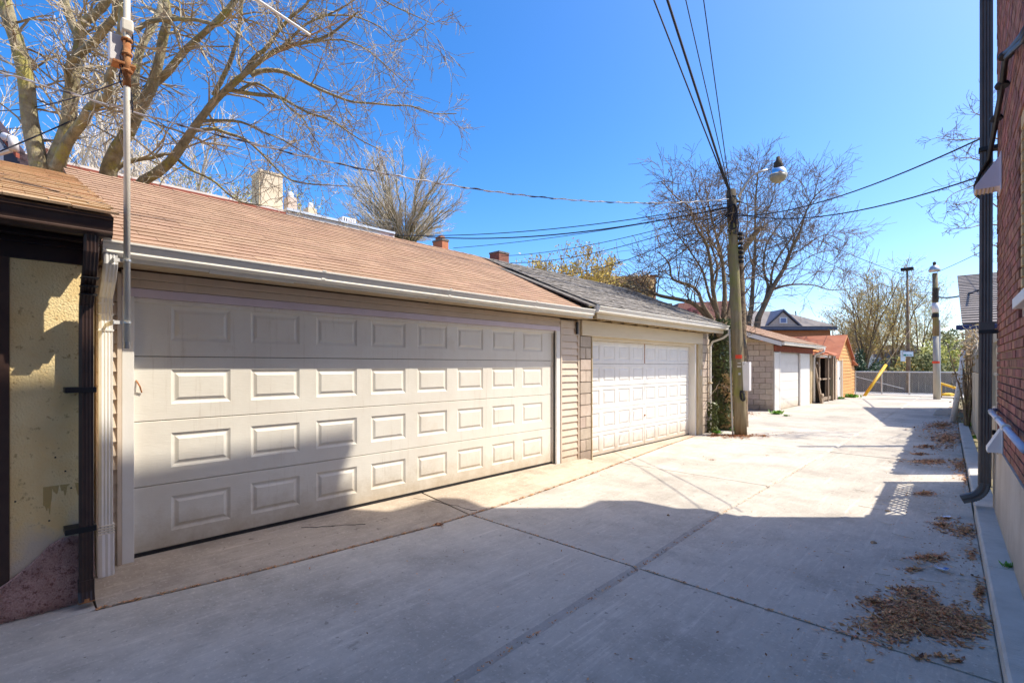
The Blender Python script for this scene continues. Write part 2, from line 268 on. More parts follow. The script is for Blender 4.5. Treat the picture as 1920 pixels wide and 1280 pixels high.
# ---------------------------------------------------------------- object helpers
OFF = {}
def tag(o, label=None, cat=None, group=None, kind=None):
    if label: o['label'] = label
    if cat: o['category'] = cat
    if group: o['group'] = group
    if kind: o['kind'] = kind
    return o
def thing(name, label, cat, loc=(0, 0, 0), rz=0.0, group=None, local=False):
    o = bpy.data.objects.new(name, None); COL.objects.link(o); o.location = loc; o.rotation_euler = (0, 0, rz); o.empty_display_size = .2
    OFF[o.name] = V((0, 0, 0)) if local else V(loc)
    return tag(o, label, cat, group)
class MB:
    def __init__(s): s.v = []; s.f = []
    def quad(s, *p):
        n = len(s.v); s.v += [tuple(q) for q in p]; s.f.append(tuple(range(n, n+len(p)))); return s
    def box(s, x0, x1, y0, y1, z0, z1):
        n = len(s.v); s.v += [(x, y, z) for z in (z0, z1) for x, y in ((x0, y0), (x1, y0), (x1, y1), (x0, y1))]
        s.f += [tuple(n+i for i in q) for q in ((3, 2, 1, 0), (4, 5, 6, 7), (0, 1, 5, 4), (1, 2, 6, 5), (2, 3, 7, 6), (3, 0, 4, 7))]; return s
    def hexa(s, b, t):   # bottom 4 pts, top 4 pts
        n = len(s.v); s.v += [tuple(q) for q in list(b)+list(t)]
        s.f += [tuple(n+i for i in q) for q in ((3, 2, 1, 0), (4, 5, 6, 7), (0, 1, 5, 4), (1, 2, 6, 5), (2, 3, 7, 6), (3, 0, 4, 7))]; return s
    def prism(s, poly, d):   # poly of 3D points, extruded by vector d
        n = len(s.v); k = len(poly); d = V(d); s.v += [tuple(V(p)) for p in poly]+[tuple(V(p)+d) for p in poly]
        s.f.append(tuple(range(n+k-1, n-1, -1))); s.f.append(tuple(range(n+k, n+2*k)))
        for i in range(k): j = (i+1) % k; s.f.append((n+i, n+j, n+k+j, n+k+i))
        return s
    def tube(s, pts, r, n=6, cap=True):
        pts = [V(p) for p in pts]
        if not hasattr(r, '__len__'): r = [r]*len(pts)
        base = len(s.v); t0 = (pts[1]-pts[0]).normalized()
        u = t0.cross(V((0, 0, 1)) if abs(t0.z) < .9 else V((1, 0, 0))).normalized()
        for i, p in enumerate(pts):
            t = ((pts[i+1]-p) if i == 0 else (p-pts[i-1]) if i == len(pts)-1 else (pts[i+1]-pts[i-1])).normalized()
            u = (u-t*u.dot(t)); u = u.normalized() if u.length > 1e-6 else t.orthogonal().normalized(); w = t.cross(u)
            for k in range(n):
                a = 2*math.pi*k/n; q = p+(u*math.cos(a)+w*math.sin(a))*r[i]; s.v.append((q.x, q.y, q.z))
        for i in range(len(pts)-1):
            for k in range(n):
                a = base+i*n+k; b = base+i*n+(k+1) % n; s.f.append((a, b, b+n, a+n))
        if cap and n > 2:
            s.f.append(tuple(base+k for k in range(n-1, -1, -1))); e = base+(len(pts)-1)*n; s.f.append(tuple(e+k for k in range(n)))
        return s
    def lathe(s, c, prof, n=14, axis=None):  # prof [(r,z)]
        c = V(c); base = len(s.v); q = (axis.to_track_quat('Z', 'Y') if axis else Quaternion())
        for r, z in prof:
            for k in range(n):
                a = 2*math.pi*k/n; p = c+q @ V((r*math.cos(a), r*math.sin(a), z)); s.v.append(tuple(p))
        for i in range(len(prof)-1):
            for k in range(n):
                a = base+i*n+k; b = base+i*n+(k+1) % n; s.f.append((a, b, b+n, a+n))
        s.f.append(tuple(base+k for k in range(n-1, -1, -1))); e = base+(len(prof)-1)*n; s.f.append(tuple(e+k for k in range(n)))
        return s
    def mesh(s, name, m, off=V((0, 0, 0)), smooth=False):
        me = bpy.data.meshes.new(name); me.from_pydata([(a-off.x, b-off.y, c-off.z) for a, b, c in s.v], [], s.f)
        me.materials.append(M[m] if isinstance(m, str) else m)
        if smooth: me.polygons.foreach_set('use_smooth', [True]*len(me.polygons))
        me.update(); return me
    def build(s, name, m, parent=None, at=None, smooth=False, bev=0, kind=None, label=None):
        if parent is not None: off = OFF.get(parent.name, V((0, 0, 0)))
        else: off = V(at) if at is not None else V((0, 0, 0))
        me = s.mesh(name, m, off, smooth); o = bpy.data.objects.new(name, me); COL.objects.link(o)
        if parent is not None: o.parent = parent
        else: o.location = off
        OFF[o.name] = off
        if bev:
            b = o.modifiers.new('bevel', 'BEVEL'); b.width = bev; b.segments = 2; b.limit_method = 'ANGLE'
        if kind: o['kind'] = kind
        if label: o['label'] = label
        return o
def piece(name, me, parent, pos=(0, 0, 0), rot=None, scale=None, kind=None):
    o = bpy.data.objects.new(name, me); COL.objects.link(o); o.parent = parent
    off = OFF.get(parent.name, V((0, 0, 0))); o.location = V(pos)-off
    if rot is not None: o.rotation_mode = 'QUATERNION'; o.rotation_quaternion = rot
    if scale: o.scale = scale
    OFF[o.name] = V((0, 0, 0))
    return o
def single(mb, name, m, label, cat, at=(0, 0, 0), **kw):
    grp = kw.pop('group', None); o = mb.build(name, m, None, at=at, **kw); return tag(o, label, cat, grp)
def struct(mb, name, m, at=(0, 0, 0), **kw):
    o = mb.build(name, m, None, at=at, **kw); o['kind'] = 'structure'; return o
RF_LOC = (.10, 7.40, 0); RF_ROT = math.radians(2.33)   # frame of the right-hand wall line: local x = out of the lane, local y = along it
def rf(x, y, z=0):
    c, s = math.cos(RF_ROT), math.sin(RF_ROT); return V((RF_LOC[0]+x*c-y*s, RF_LOC[1]+x*s+y*c, z))
# ================================================================ THE SETTING: ground, slabs, kerb
rng = random.Random(7)
struct(MB().box(-400, 400, -300, 500, -.6, -.06), 'ground', mat('ground', (.16, .14, .07), (.24, .20, .11), scale=.6, rough=1, bump=.3))
def interp(tab, y):
    if y <= tab[0][1]: return tab[0][0]
    for (x0, y0), (x1, y1) in zip(tab, tab[1:]):
        if y <= y1: return x0+(x1-x0)*(y-y0)/(y1-y0)
    return tab[-1][0]
JA = [(-4.42, -3), (-4.34, .2), (-4.17, 1.4), (-4.06, 3.0), (-4.10, 4.3), (-4.26, 6.0), (-4.42, 7.2), (-4.70, 9.5), (-4.88, 11.5), (-5.05, 14.5), (-5.15, 18), (-5.3, 23), (-5.0, 27), (-5.4, 34)]
JC = [(-1.94, -6), (-1.96, 1.64), (-2.01, 3.5), (-2.09, 5.4), (-2.10, 8.7), (-2.16, 15), (-2.4, 34)]
def xa(y): return interp(JA, y)
def xc(y): return interp(JC, y)
def xk(y): p = rf(-.185, y-7.4); return p.x
paving = thing('alley_paving', 'grey broom-finished concrete slabs of the lane between garages and brick wall', None, (-2, 6, 0)); paving['kind'] = 'structure'; del paving['label']
YS = [-3.74, -.08, 3.575, 7.24, 10.9, 14.56, 18.2, 21.9, 25.5, 29.2, 33.6]
def slab(fa, fb, y0, y1, z=0.0, gap=.006, name='slab', m='concrete', dz=0, parent=paving, za=None, tool=.007, dip=.007):
    n = 6; ys = [y0+gap+(y1-y0-2*gap)*i/n for i in range(n+1)]
    ja = [fa(y)+gap for y in ys]; jb = [fb(y)-gap for y in ys]
    za = z if za is None else za; mb = MB(); k = n+1; r = .007
    mb.v += [(ja[i], ys[i], -.14) for i in range(k)]+[(ja[i], ys[i], za-r) for i in range(k)]+[(ja[i]+r, ys[i], za) for i in range(k)]
    mb.v += [(jb[i]-tool, ys[i], z) for i in range(k)]+[(jb[i], ys[i], z-dip) for i in range(k)]+[(jb[i], ys[i], -.14) for i in range(k)]
    for s in range(5):
        for i in range(n): a = s*k+i; b = (s+1)*k+i; mb.f.append((a, b, b+1, a+1))
    mb.f.append(tuple(s*k for s in range(5, -1, -1))); mb.f.append(tuple(s*k+n for s in range(6)))
    return mb.build(name, m, parent)
for i in range(len(YS)-1):
    slab(xa, xc, YS[i], YS[i+1], tool=.05, dip=.026, gap=.009); slab(xc, lambda y: xk(y)+.008, YS[i], YS[i+1], z=-.004 if i % 2 else 0)
slab(lambda y: -9, xa, 12.15, 18.2, z=.0); slab(lambda y: -6.4, xa, 18.2, 34)
slab(lambda y: -12, xa, -3.74, .441, gap=.003)
struct(MB().box(-30, 20, 33.64, 36.2, -.05, .02), 'pavement', 'kerb')
struct(MB().box(-60, 60, 36.2, 46, -.058, -.035), 'road', mat('asphalt', (.06, .06, .06), (.09, .088, .085), scale=2, rough=.9))
# aprons
apron = thing('garage_apron', None, None, (-4.5, 4, 0)); apron['kind'] = 'structure'
slab(lambda y: -4.99, xa, .44, 3.56, z=.004, za=.085, m='apron_concrete', parent=apron, gap=.008)
slab(lambda y: -4.99, xa, 3.57, 6.86, z=.004, za=.085, m='apron_concrete', parent=apron, gap=.008)
slab(lambda y: -5.3, xa, 6.88, 12.1, z=.003, za=.012, m='apron_concrete', parent=apron, gap=.004)
# debris lying in the joints
def joint_debris(pts, n, w, seed):
    r = random.Random(seed); mb = MB()
    for _ in range(n):
        t = r.random()*(len(pts)-1); i = int(t); a, b = V(pts[i]), V(pts[i+1]); p = a.lerp(b, t-i)
        if (math.sin(t*9+seed)+math.sin(t*23)) < -.3+r.random()*.8: continue
        p += V((r.gauss(0, w), r.gauss(0, w), 0)); s = r.uniform(.003, .009); q = r.uniform(0, 6.3)
        u = V((math.cos(q), math.sin(q), r.uniform(-.2, .4)))*s*1.6; v = V((-math.sin(q), math.cos(q), r.uniform(-.2, .3)))*s*.7
        c = p+V((0, 0, .004+r.random()*.004)); mb.quad(c-u, c-v, c+u, c+v)
    return mb
mb = joint_debris([(xa(y), y, 0) for y in [.45+.25*i for i in range(44)]], 6000, .013, 1)
mb2 = joint_debris([(xc(y), y, 0) for y in [1.2+.3*i for i in range(30)]], 1500, .008, 2); 
for src in (mb2, joint_debris([(-4.1+.3*i, 3.575, 0) for i in range(14)], 900, .005, 4)):
    n = len(mb.v); mb.v += src.v; mb.f += [tuple(n+i for i in f) for f in src.f]
tag(mb.build('joint_debris', 'litter', None), kind='stuff')
# crack in the apron
mb = MB(); r = random.Random(3); p = V((-4.8, 2.0, .074)); 
for y0, x0, x1, y1 in ((2.0, -4.78, -4.5, 2.55), (3.4, -4.86, -4.12, 3.72)):
    pts = []
    for i in range(14):
        t = i/13; x = x0+(x1-x0)*t; z = .086+(.005-.086)*((x+4.99)/.9); pts.append(V((x+r.gauss(0, .008), y0+(y1-y0)*t+r.gauss(0, .012), z)))
    mb.tube(pts, [.0035]*14, 4)
tag(mb.build('apron_crack', 'void', None), kind='stuff')
# kerb along the right-hand wall
kb = MB(); r = random.Random(5)
segs = [-14, -9, -5.5, -2.2, -.02]
for a, b in zip(segs, segs[1:]):
    kb.prism([(-.18, a+.004, -.1), (-.178, a+.004, .105), (-.165, a+.004, .12), (0.01, a+.004, .122), (.01, a+.004, -.1)], (0, b-a-.008, 0))
for a, b in ((.02, 3.4), (3.4, 6.8), (6.8, 10.6)):
    kb.prism([(-.17, a, -.1), (-.165, a, .08), (-.15, a, .09), (0.01, a, .09), (.01, a, -.1)], (0, b-a-.01, 0))
k = kb.build('kerb', 'kerb', None); k['kind'] = 'structure'; k.location = RF_LOC; k.rotation_euler.z = RF_ROT

# ================================================================ builders shared by the buildings
def shingles(parent, origin, u, v, ulen, vlen, expo, tab, m, hero_max, rs, view=None, clip=None, jit=.0025, th=.003):
    """tabs laid course by course from the eave up; nearest ones single objects, the rest one joined part"""
    r = random.Random(rs); u = V(u).normalized(); v = V(v).normalized(); nrm = u.cross(v).normalized()
    if nrm.z < 0: nrm = -nrm
    proto = MB().hexa([(0.0015, 0, .001), (tab-.0015, 0, .001), (tab-.0015, expo+.03, 0), (.0015, expo+.03, 0)],
                      [(0.0015, 0, th+.006), (tab-.0015, 0, th+.006), (tab-.0015, expo+.03, th-.003), (.0015, expo+.03, th-.003)])
    me = proto.mesh('shingle', m); R = Matrix((u, v, nrm)).transposed(); q = R.to_quaternion()
    flip = R.determinant() < 0
    spots = []
    rows = int(vlen/expo)
    for i in range(rows):
        off = (i % 3)*tab/3+r.uniform(-.01, .01); x = -off
        while x < ulen:
            a, b = max(x, 0), min(x+tab, ulen)
            if b-a > .03:
                p = V(origin)+u*a+v*(i*expo)+nrm*r.uniform(0, jit)
                if clip is None or clip(p+u*(b-a)*.5): spots.append((p, b-a))
            x += tab
    full = sorted([s for s in spots if abs(s[1]-tab) < 1e-6], key=lambda s: (s[0]-V((0, 0, H))).length)
    hero = full[:hero_max] if not flip else []
    hs = set(id(s) for s in hero)
    for p, w in hero: piece('shingle', me, parent, p, q)
    mb = MB()
    for s in spots:
        if id(s) in hs: continue
        p, w = s; n = len(mb.v)
        for x, y, z in proto.v: c = p+u*(min(x, w-.0015) if x > .01 else x)+v*y+nrm*z; mb.v.append((c.x, c.y, c.z))
        mb.f += [tuple(n+k for k in f) for f in proto.f]
    if mb.v: mb.build('far_shingles', m, parent, kind='stuff')

def panel_mesh(w, h, m, d=.012, b=.022):
    """raised panel sunk behind its rim: groove, then a raised field. Lies in the yz plane, faces +x, origin at its centre"""
    mb = MB(); rings = [(w/2, h/2, 0), (w/2-.006, h/2-.006, -.004), (w/2-b, h/2-b, -d), (w/2-b-.010, h/2-b-.010, -d), (w/2-2*b-.012, h/2-2*b-.012, -.001)]
    for y, z, x in rings: mb.v += [(x, -y, -z), (x, y, -z), (x, y, z), (x, -y, z)]
    for i in range(len(rings)-1):
        for k in range(4): a = i*4+k; b_ = i*4+(k+1) % 4; mb.f.append((a, b_, b_+4, a+4))
    e = (len(rings)-1)*4; mb.f.append((e, e+1, e+2, e+3)); return mb.mesh('raised_panel', m)

def garage_door(parent, X, y0, y1, z0, z1, rows, cyc, pw, pz0, pz1, m, gap=.005, jit=0, seed=0, sag=None):
    """sections stacked up; each a plate with holes that its raised panels fill"""
    r = random.Random(seed); hh = (z1-z0)/rows; pm = None
    for i in range(rows):
        a = z0+i*hh+gap/2; b = z0+(i+1)*hh-gap/2; lo = z0+i*hh+pz0; hi = z0+i*hh+pz1
        dx = r.uniform(-jit, jit); xx = X+dx; mb = MB(); ys = [y0]+sum([[c-pw/2, c+pw/2] for c in cyc], [])+[y1]
        mb.quad((xx, y0, a+.004), (xx, y1, a+.004), (xx, y1, lo), (xx, y0, lo)); mb.quad((xx, y0, hi), (xx, y1, hi), (xx, y1, b-.004), (xx, y0, b-.004))
        for k in range(0, len(ys), 2): mb.quad((xx, ys[k], lo), (xx, ys[k+1], lo), (xx, ys[k+1], hi), (xx, ys[k], hi))
        mb.quad((xx-.006, y0, a), (xx-.006, y1, a), (xx, y1, a+.004), (xx, y0, a+.004)); mb.quad((xx, y0, b-.004), (xx, y1, b-.004), (xx-.006, y1, b), (xx-.006, y0, b))
        mb.box(xx-.045, xx-.016, y0, y1, a, b)
        mb.quad((xx-.016, y0, a), (xx-.016, y1, a), (xx-.006, y1, a), (xx-.006, y0, a)); mb.quad((xx-.016, y0, b), (xx-.006, y0, b), (xx-.006, y1, b), (xx-.016, y1, b))
        s = mb.build('door_section', m, parent)
        if pm is None: pm = panel_mesh(pw, hi-lo, m)
        for c in cyc: piece('raised_panel', pm, s, (xx, c, (lo+hi)/2))
    MB().box(X-.06, X-.05, y0-.02, y1+.02, z0-.05, z1).build('door_backing', 'void', parent)

def k_gutter(parent, x_back, y0, y1, ztop, m='gutter_white', w=.11, h=.11, name='gutter', sag=0.0, ends=True):
    """ogee gutter, open on top, running along y, outer face towards +x"""
    prof = [(0, 0), (0, -h), (w*.52, -h), (w*.66, -h*.90), (w*.78, -h*.84), (w*.78, -h*.76), (w*.74, -h*.70), (w*.80, -h*.50), (w*.90, -h*.28), (w*.90, -h*.18), (w, -h*.14), (w, 0), (w-.012, .002), (w-.012, -.012)]
    inner = [(w-.016, -h*.3), (w*.55, -h*.85), (.006, -h*.92), (.006, 0)]
    n = 10; mb = MB(); P = prof+inner; k = len(P)
    for i in range(n+1):
        t = i/n; y = y0+(y1-y0)*t; dz = -sag*math.sin(math.pi*t)
        for x, z in P: mb.v.append((x_back+x, y, ztop+z+dz))
    for i in range(n):
        for j in range(k): a = i*k+j; b = i*k+(j+1) % k; mb.f.append((a, b, b+k, a+k))
    g = mb.build(name, m, parent)
    if ends:
        for y in (y0, y1): MB().prism([(x_back+x, y-.003, ztop+z-.001) for x, z in prof[:12]], (0, .006, 0)).build('end_cap', m, g)
    for i in range(1, 4):
        y = y0+(y1-y0)*i/4+.07; MB().prism([(x_back+x*1.012+.002, y, ztop+z*1.02) for x, z in prof[1:12]]+[(x_back+x, y, ztop+z) for x, z in reversed(prof[1:12])], (0, .035, 0)).build('gutter_joint', m, g)
    return g
def ribbed_pipe(mb, pts, w, d, side=V((0, 1, 0)), ribs=4):
    """rectangular ribbed pipe swept along pts; side is the width direction"""
    pts = [V(p) for p in pts]; prof = []
    def edge(a, b, n):
        for i in range(n*2):
            t = (i+.5)/(n*2); q = .004 if i % 2 else 0; prof.append((a[0]+(b[0]-a[0])*t, a[1]+(b[1]-a[1])*t, q))
    hw, hd = w/2, d/2; c = .006
    for a, b, n in (((-hw, -hd), (hw, -hd), ribs), ((hw, -hd), (hw, hd), 2), ((hw, hd), (-hw, hd), ribs), ((-hw, hd), (-hw, -hd), 2)): edge(a, b, n)
    k = len(prof); base = len(mb.v)
    for i, p in enumerate(pts):
        t = ((pts[i+1]-p) if i == 0 else (p-pts[i-1]) if i == len(pts)-1 else ((pts[i+1]-p).normalized()+(p-pts[i-1]).normalized())).normalized()
        s = (side-t*side.dot(t)).normalized(); n_ = t.cross(s)
        for a, b, q in prof:
            f = 1-q/max(abs(a), abs(b)); c_ = p+s*(a*f)+n_*(b*f); mb.v.append((c_.x, c_.y, c_.z))
    for i in range(len(pts)-1):
        for j in range(k): a = base+i*k+j; b = base+i*k+(j+1) % k; mb.f.append((a, b, b+k, a+k))
    mb.f.append(tuple(base+j for j in range(k-1, -1, -1))); e = base+(len(pts)-1)*k; mb.f.append(tuple(e+j for j in range(k)))
    return mb

# ================================================================ GARAGE with the brown shingle roof (nearest)
g1 = thing('garage', 'cream garage nearest the viewer with wide panelled door and brown shingle roof', 'garage', (-4.9, 3.6, 0))
XW = -4.90; Z0 = .09; Y0, Y1 = .50, 6.70; RX, RZ = -7.44, 3.86; EX, EZ = -4.62, 2.545
rise = math.atan2(RZ-EZ, EX-RX)
mb = MB(); mb.box(-10.2, XW-.05, Y0+.02, Y0+.12, 0, 2.4); mb.box(-10.2, XW-.05, Y1-.12, Y1-.02, 0, 2.4); mb.box(-10.3, -10.2, Y0, Y1, 0, 2.4)
mb.box(XW-.16, XW-.02, Y0, .73, 0, 2.38); mb.box(XW-.16, XW-.02, 6.10, Y1, 0, 2.38); mb.box(XW-.16, XW-.02, .73, 6.10, 2.25, 2.38)
mb.prism([(-10.2, Y0+.02, 2.4), (XW-.05, Y0+.02, 2.4), (RX, Y0+.02, RZ-.12)], (0, .1, 0)); mb.prism([(-10.2, Y1-.12, 2.4), (XW-.05, Y1-.12, 2.4), (RX, Y1-.12, RZ-.12)], (0, .1, 0))
mb.build('wall', 'siding', g1)
garage_door(g1, XW-.06, .735, 6.095, Z0+.02, Z0+2.16, 4, [1.22+.627*i for i in range(8)], .455, .135, .425, 'cream_door')
MB().box(XW-.085, XW-.053, .74, 6.09, Z0-.02, Z0+.022).build('bottom_seal', 'black', g1)
# trim round the door
MB().box(XW-.15, XW+.012, .655, .732, Z0-.04, Z0+2.163).build('door_jamb', 'cream_trim', g1, bev=.003)
MB().box(XW-.15, XW+.012, 6.10, 6.20, Z0-.04, Z0+2.163).build('door_jamb', 'cream_trim', g1, bev=.003)
h = MB().box(XW-.15, XW+.014, .655, 6.20, Z0+2.10, Z0+2.168); h.build('door_head', 'lilac_paint', g1, bev=.003)
MB().box(XW-.09, XW-.03, .735, 6.097, Z0+2.065, Z0+2.098).build('door_stop', 'cream_door', g1, bev=.002)
MB().box(XW-.09, XW-.045, 6.07, 6.098, Z0, Z0+2.065).build('door_stop', 'cream_door', g1, bev=.002)
# horizontal siding boards
def siding(parent, y0, y1, z0, z1, n, m='siding', X=XW):
    hh = (z1-z0)/n
    me = MB().prism([(-.02, 0, 0), (.016, 0, 0), (.014, 0, .012), (-.004, 0, hh-.004), (-.02, 0, hh-.004)], (0, y1-y0, 0)).mesh('siding_board', m)
    for i in range(n): piece('siding_board', me, parent, (X, y0, z0+i*hh))
siding(g1, Y0+.0, .625, Z0-.03, 2.36, 21); siding(g1, 6.235, Y1-.03, Z0-.03, 2.36, 21)
siding(g1, .655, 6.20, 2.262, 2.402, 2)
MB().box(XW-.02, XW+.022, .625, .652, Z0-.04, 2.36).build('corner_trim', 'siding', g1); MB().box(XW-.02, XW+.022, 6.203, 6.232, Z0-.04, 2.36).build('corner_trim', 'siding', g1)
MB().box(XW-.02, XW+.022, Y1-.03, Y1, Z0-.04, 2.40).build('corner_trim', 'siding', g1)
# soffit, fascia, gutter
for i, (a, b) in enumerate(((EX+.0, XW+.14), (XW+.135, XW+.0))):
    MB().box(b, a, Y0, Y1-.02, 2.405+.006*i, 2.425+.006*i).build('soffit_panel', 'soffit', g1)
mb = MB(); r = random.Random(2)
for i in range(9):
    a = Y0+(Y1-Y0)*i/9; b = Y0+(Y1-Y0)*(i+1)/9-.003; w1, w2 = r.uniform(0, .010), r.uniform(0, .010)
    mb.hexa([(EX, a, 2.40+w1), (EX+.012, a, 2.40+w1), (EX+.012, b, 2.40+w2), (EX, b, 2.40+w2)], [(EX, a, 2.55), (EX+.012, a, 2.55), (EX+.012, b, 2.55), (EX, b, 2.55)])
mb.build('fascia', 'gutter_white', g1)
k_gutter(g1, EX+.014, Y0+.0, Y1-.08, 2.54, h=.10, sag=.012)
vs = V((-(EX-RX), 0, RZ-EZ)).normalized(); sl = math.hypot(EX-RX, RZ-EZ)
mb = MB(); mb.hexa([(EX+.04, Y0-.02, EZ-.035), (EX+.04, Y1+.0, EZ-.035), (RX, Y1, RZ-.03), (RX, Y0-.02, RZ-.03)], [(EX+.04, Y0-.02, EZ-.012), (EX+.04, Y1, EZ-.012), (RX, Y1, RZ-.003), (RX, Y0-.02, RZ-.003)])
mb.hexa([(RX, Y0-.02, RZ-.03), (RX, Y1, RZ-.03), (-10.5, Y1, EZ-.03), (-10.5, Y0-.02, EZ-.03)], [(RX, Y0-.02, RZ-.003), (RX, Y1, RZ-.003), (-10.5, Y1, EZ), (-10.5, Y0-.02, EZ)])
mb.build('roof', 'shingle_red', g1)
shingles(g1, V((EX+.07, Y0-.03, EZ-.022)), (0, 1, 0), vs, Y1-Y0+.06, sl+.06, .127, .30, 'shingle_red', 290, 11)
mb = MB()
for i in range(int((Y1-Y0)/.2)):
    y = Y0+i*.2; mb.hexa([(RX+.11, y, RZ-.045), (RX+.11, y+.21, RZ-.05), (RX-.11, y+.21, RZ-.05), (RX-.11, y, RZ-.045)], [(RX+.12, y, RZ-.03), (RX+.12, y+.21, RZ-.036), (RX, y+.21, RZ+.012), (RX, y, RZ+.020)])
mb.build('ridge_cap', 'shingle_red', g1)
# drip edge
MB().box(EX+.03, EX+.034, Y0, Y1, EZ-.05, EZ-.02).build('drip_edge', 'cream_trim', g1)
# white downspout
mb = MB(); px = -4.80; py = .545
ribbed_pipe(mb, [(-4.56, py, 2.45), (-4.56, py, 2.38), (-4.64, py, 2.27), (-4.79, py, 2.16), (px, py, 2.06), (px, py, .42)], .085, .065, ribs=4)
d = mb.build('downspout', 'white_metal', g1)
mb = MB(); ribbed_pipe(mb, [(px, py, .44), (px, py, .36)], .092, .072); ribbed_pipe(mb, [(px+.002, py, .37), (px+.008, py, .16), (px+.015, py, .04)], .10, .085, ribs=3); mb.build('downspout_shoe', 'white_paint', d)
mb = MB()
for z in (.37, .39, .41, .43): mb.box(px-.04, px+.04, py-.05, py+.05, z, z+.008)
mb.build('pipe_wrap', 'mast_steel', d)
for z in (2.10, 2.02, 1.9): MB().box(px-.036, px+.036, py-.046, py+.046, z, z+.012).build('pipe_strap', 'white_metal', d)
MB().tube([(XW-.06, .755, 1.52), (XW-.03, .775, 1.47), (XW-.05, .79, 1.42)], .006, 5).build('pull_cord', 'rust', g1)
mb = MB(); mb.box(XW+.02, XW+.05, Y1-.10, Y1-.06, 2.16, 2.36); mb.build('black_bracket', 'black', g1)

# ================================================================ BROWN-TRIMMED STUCCO BUILDING at the left edge
b0 = thing('outbuilding', 'stucco outbuilding with dark brown gutter and trim at the left edge', 'outbuilding', (-4.52, -1.5, 0))
XS = -4.52; Y0_ = .45
mb = MB(); mb.box(-10, XS, -4.0, -1.2, 0, 2.6); mb.box(-10, XS-.06, -1.2, .03, 0, 2.6); mb.build('wall', 'stucco', b0)
MB().box(-10, XS, .035, Y0_, 0, 2.335).build('stucco_panel', 'stucco', b0)
mb = MB(); mb.box(XS-.12, XS+.012, -.06, .033, 0.02, 2.34); mb.build('door_frame', 'dark_trim', b0, bev=.004)
mb = MB(); mb.box(XS-.10, XS-.05, -1.2, -.06, .02, 2.34); mb.build('door', 'dark_gutter', b0)
mb = MB(); mb.box(-10, XS+.014, -4, Y0_+.01, 2.337, 2.60); mb.build('beam', 'dark_gutter', b0, bev=.003)
for i in range(3): MB().box(XS+.016, XS+.035+.09*i, -4, Y0_+.03, 2.44+.035*i, 2.47+.035*i).build('soffit_board', 'dark_gutter', b0, bev=.003)
k_gutter(b0, -4.20, -4, .50, 2.60, m='dark_trim', w=.13, h=.125)
bs = V((-3.25, 0, 1.14)).normalized(); BX, BZ = -4.10, 2.63
mb = MB(); mb.hexa([(BX, -4, BZ-.04), (BX, .5, BZ-.04), (-7.3, .5, BZ+1.08), (-7.3, -4, BZ+1.08)], [(BX, -4, BZ-.015), (BX, .5, BZ-.015), (-7.3, .5, BZ+1.105), (-7.3, -4, BZ+1.105)])
mb.hexa([(-7.3, -4, 3.71), (-7.3, .5, 3.71), (-10.4, .5, 2.6), (-10.4, -4, 2.6)], [(-7.3, -4, 3.735), (-7.3, .5, 3.735), (-10.4, .5, 2.63), (-10.4, -4, 2.63)])
mb.build('roof', 'shingle_tan', b0)
shingles(b0, V((BX+.045, -3.0, BZ-.018)), (0, 1, 0), bs, 3.53, 3.42, .127, .30, 'shingle_tan', 200, 12, jit=.010, th=.010)
mb = MB(); py = .40; px = -4.43
ribbed_pipe(mb, [(-4.16, py, 2.49), (-4.17, py, 2.38), (-4.22, py, 2.28), (-4.33, py, 2.16), (-4.42, py, 2.06), (px, py, 1.96), (px, py, .16)], .078, .075, ribs=4)
d = mb.build('downspout', 'dark_trim', b0)
mb = MB(); ribbed_pipe(mb, [(px, py, .18), (px+.004, py, .10), (px+.03, py, .035)], .088, .085); mb.build('downspout_shoe', 'dark_trim', d); MB().tube([(px+.025, py, .05), (px+.034, py, .028)], .044, 8).build('rusty_lip', 'rust', d)
for z in (2.14, 2.19, 2.24): MB().box(-4.37+(z-2.14)*.9, -4.28+(z-2.14)*.9, py-.045, py+.045, z-.03, z-.022).build('pipe_crimp', 'black', d)
for z in (1.475, .53):
    MB().box(XS, px+.045, py-.11, py+.05, z-.018, z+.018).build('pipe_strap', 'black', d)
# pebbled patch, low on the stucco
poly = [(-.06, .0), (.45, .0), (.45, .40), (.42, .435), (.38, .455), (.33, .475), (.28, .47), (.22, .44), (.17, .38), (.12, .33), (.06, .28), (0, .24), (-.06, .2)]
mb = MB(); r = random.Random(4); c = (.2, .15); n = len(poly)
for ring, (f, dx) in enumerate(((1, .002), (.97, .022), (.75, .030), (.4, .034))):
    for y, z in poly: mb.v.append((XS+dx+r.uniform(0, .006), c[0]+(y-c[0])*f, max(.0, c[1]+(z-c[1])*f)))
mb.v.append((XS+.035, c[0], c[1]))
for a in range(3):
    for i in range(n): j = (i+1) % n; mb.f.append((a*n+i, a*n+j, (a+1)*n+j, (a+1)*n+i))
for i in range(n): mb.f.append((3*n+i, 3*n+(i+1) % n, 4*n))
mb.build('pebbled_patch', 'pebble', b0)
mb = MB(); r = random.Random(9)
for _ in range(2600):
    y, z = r.uniform(-.06, .45), r.uniform(0, .48)
    top = interp([(q[1], q[0]) for q in sorted(poly[3:], key=lambda q: q[0])], y) if y < .42 else .42
    if z > top-.005: continue
    s = r.uniform(.003, .0065); mb.v += [(XS+.034, y-s, z), (XS+.034, y+s, z-s*.4), (XS+.034, y, z+s), (XS+.034+s*1.3, y, z)]; k_ = len(mb.v)-4
    mb.f += [(k_, k_+1, k_+3), (k_+1, k_+2, k_+3), (k_+2, k_, k_+3)]
mb.build('pebbles', 'pebble', b0, kind='stuff')
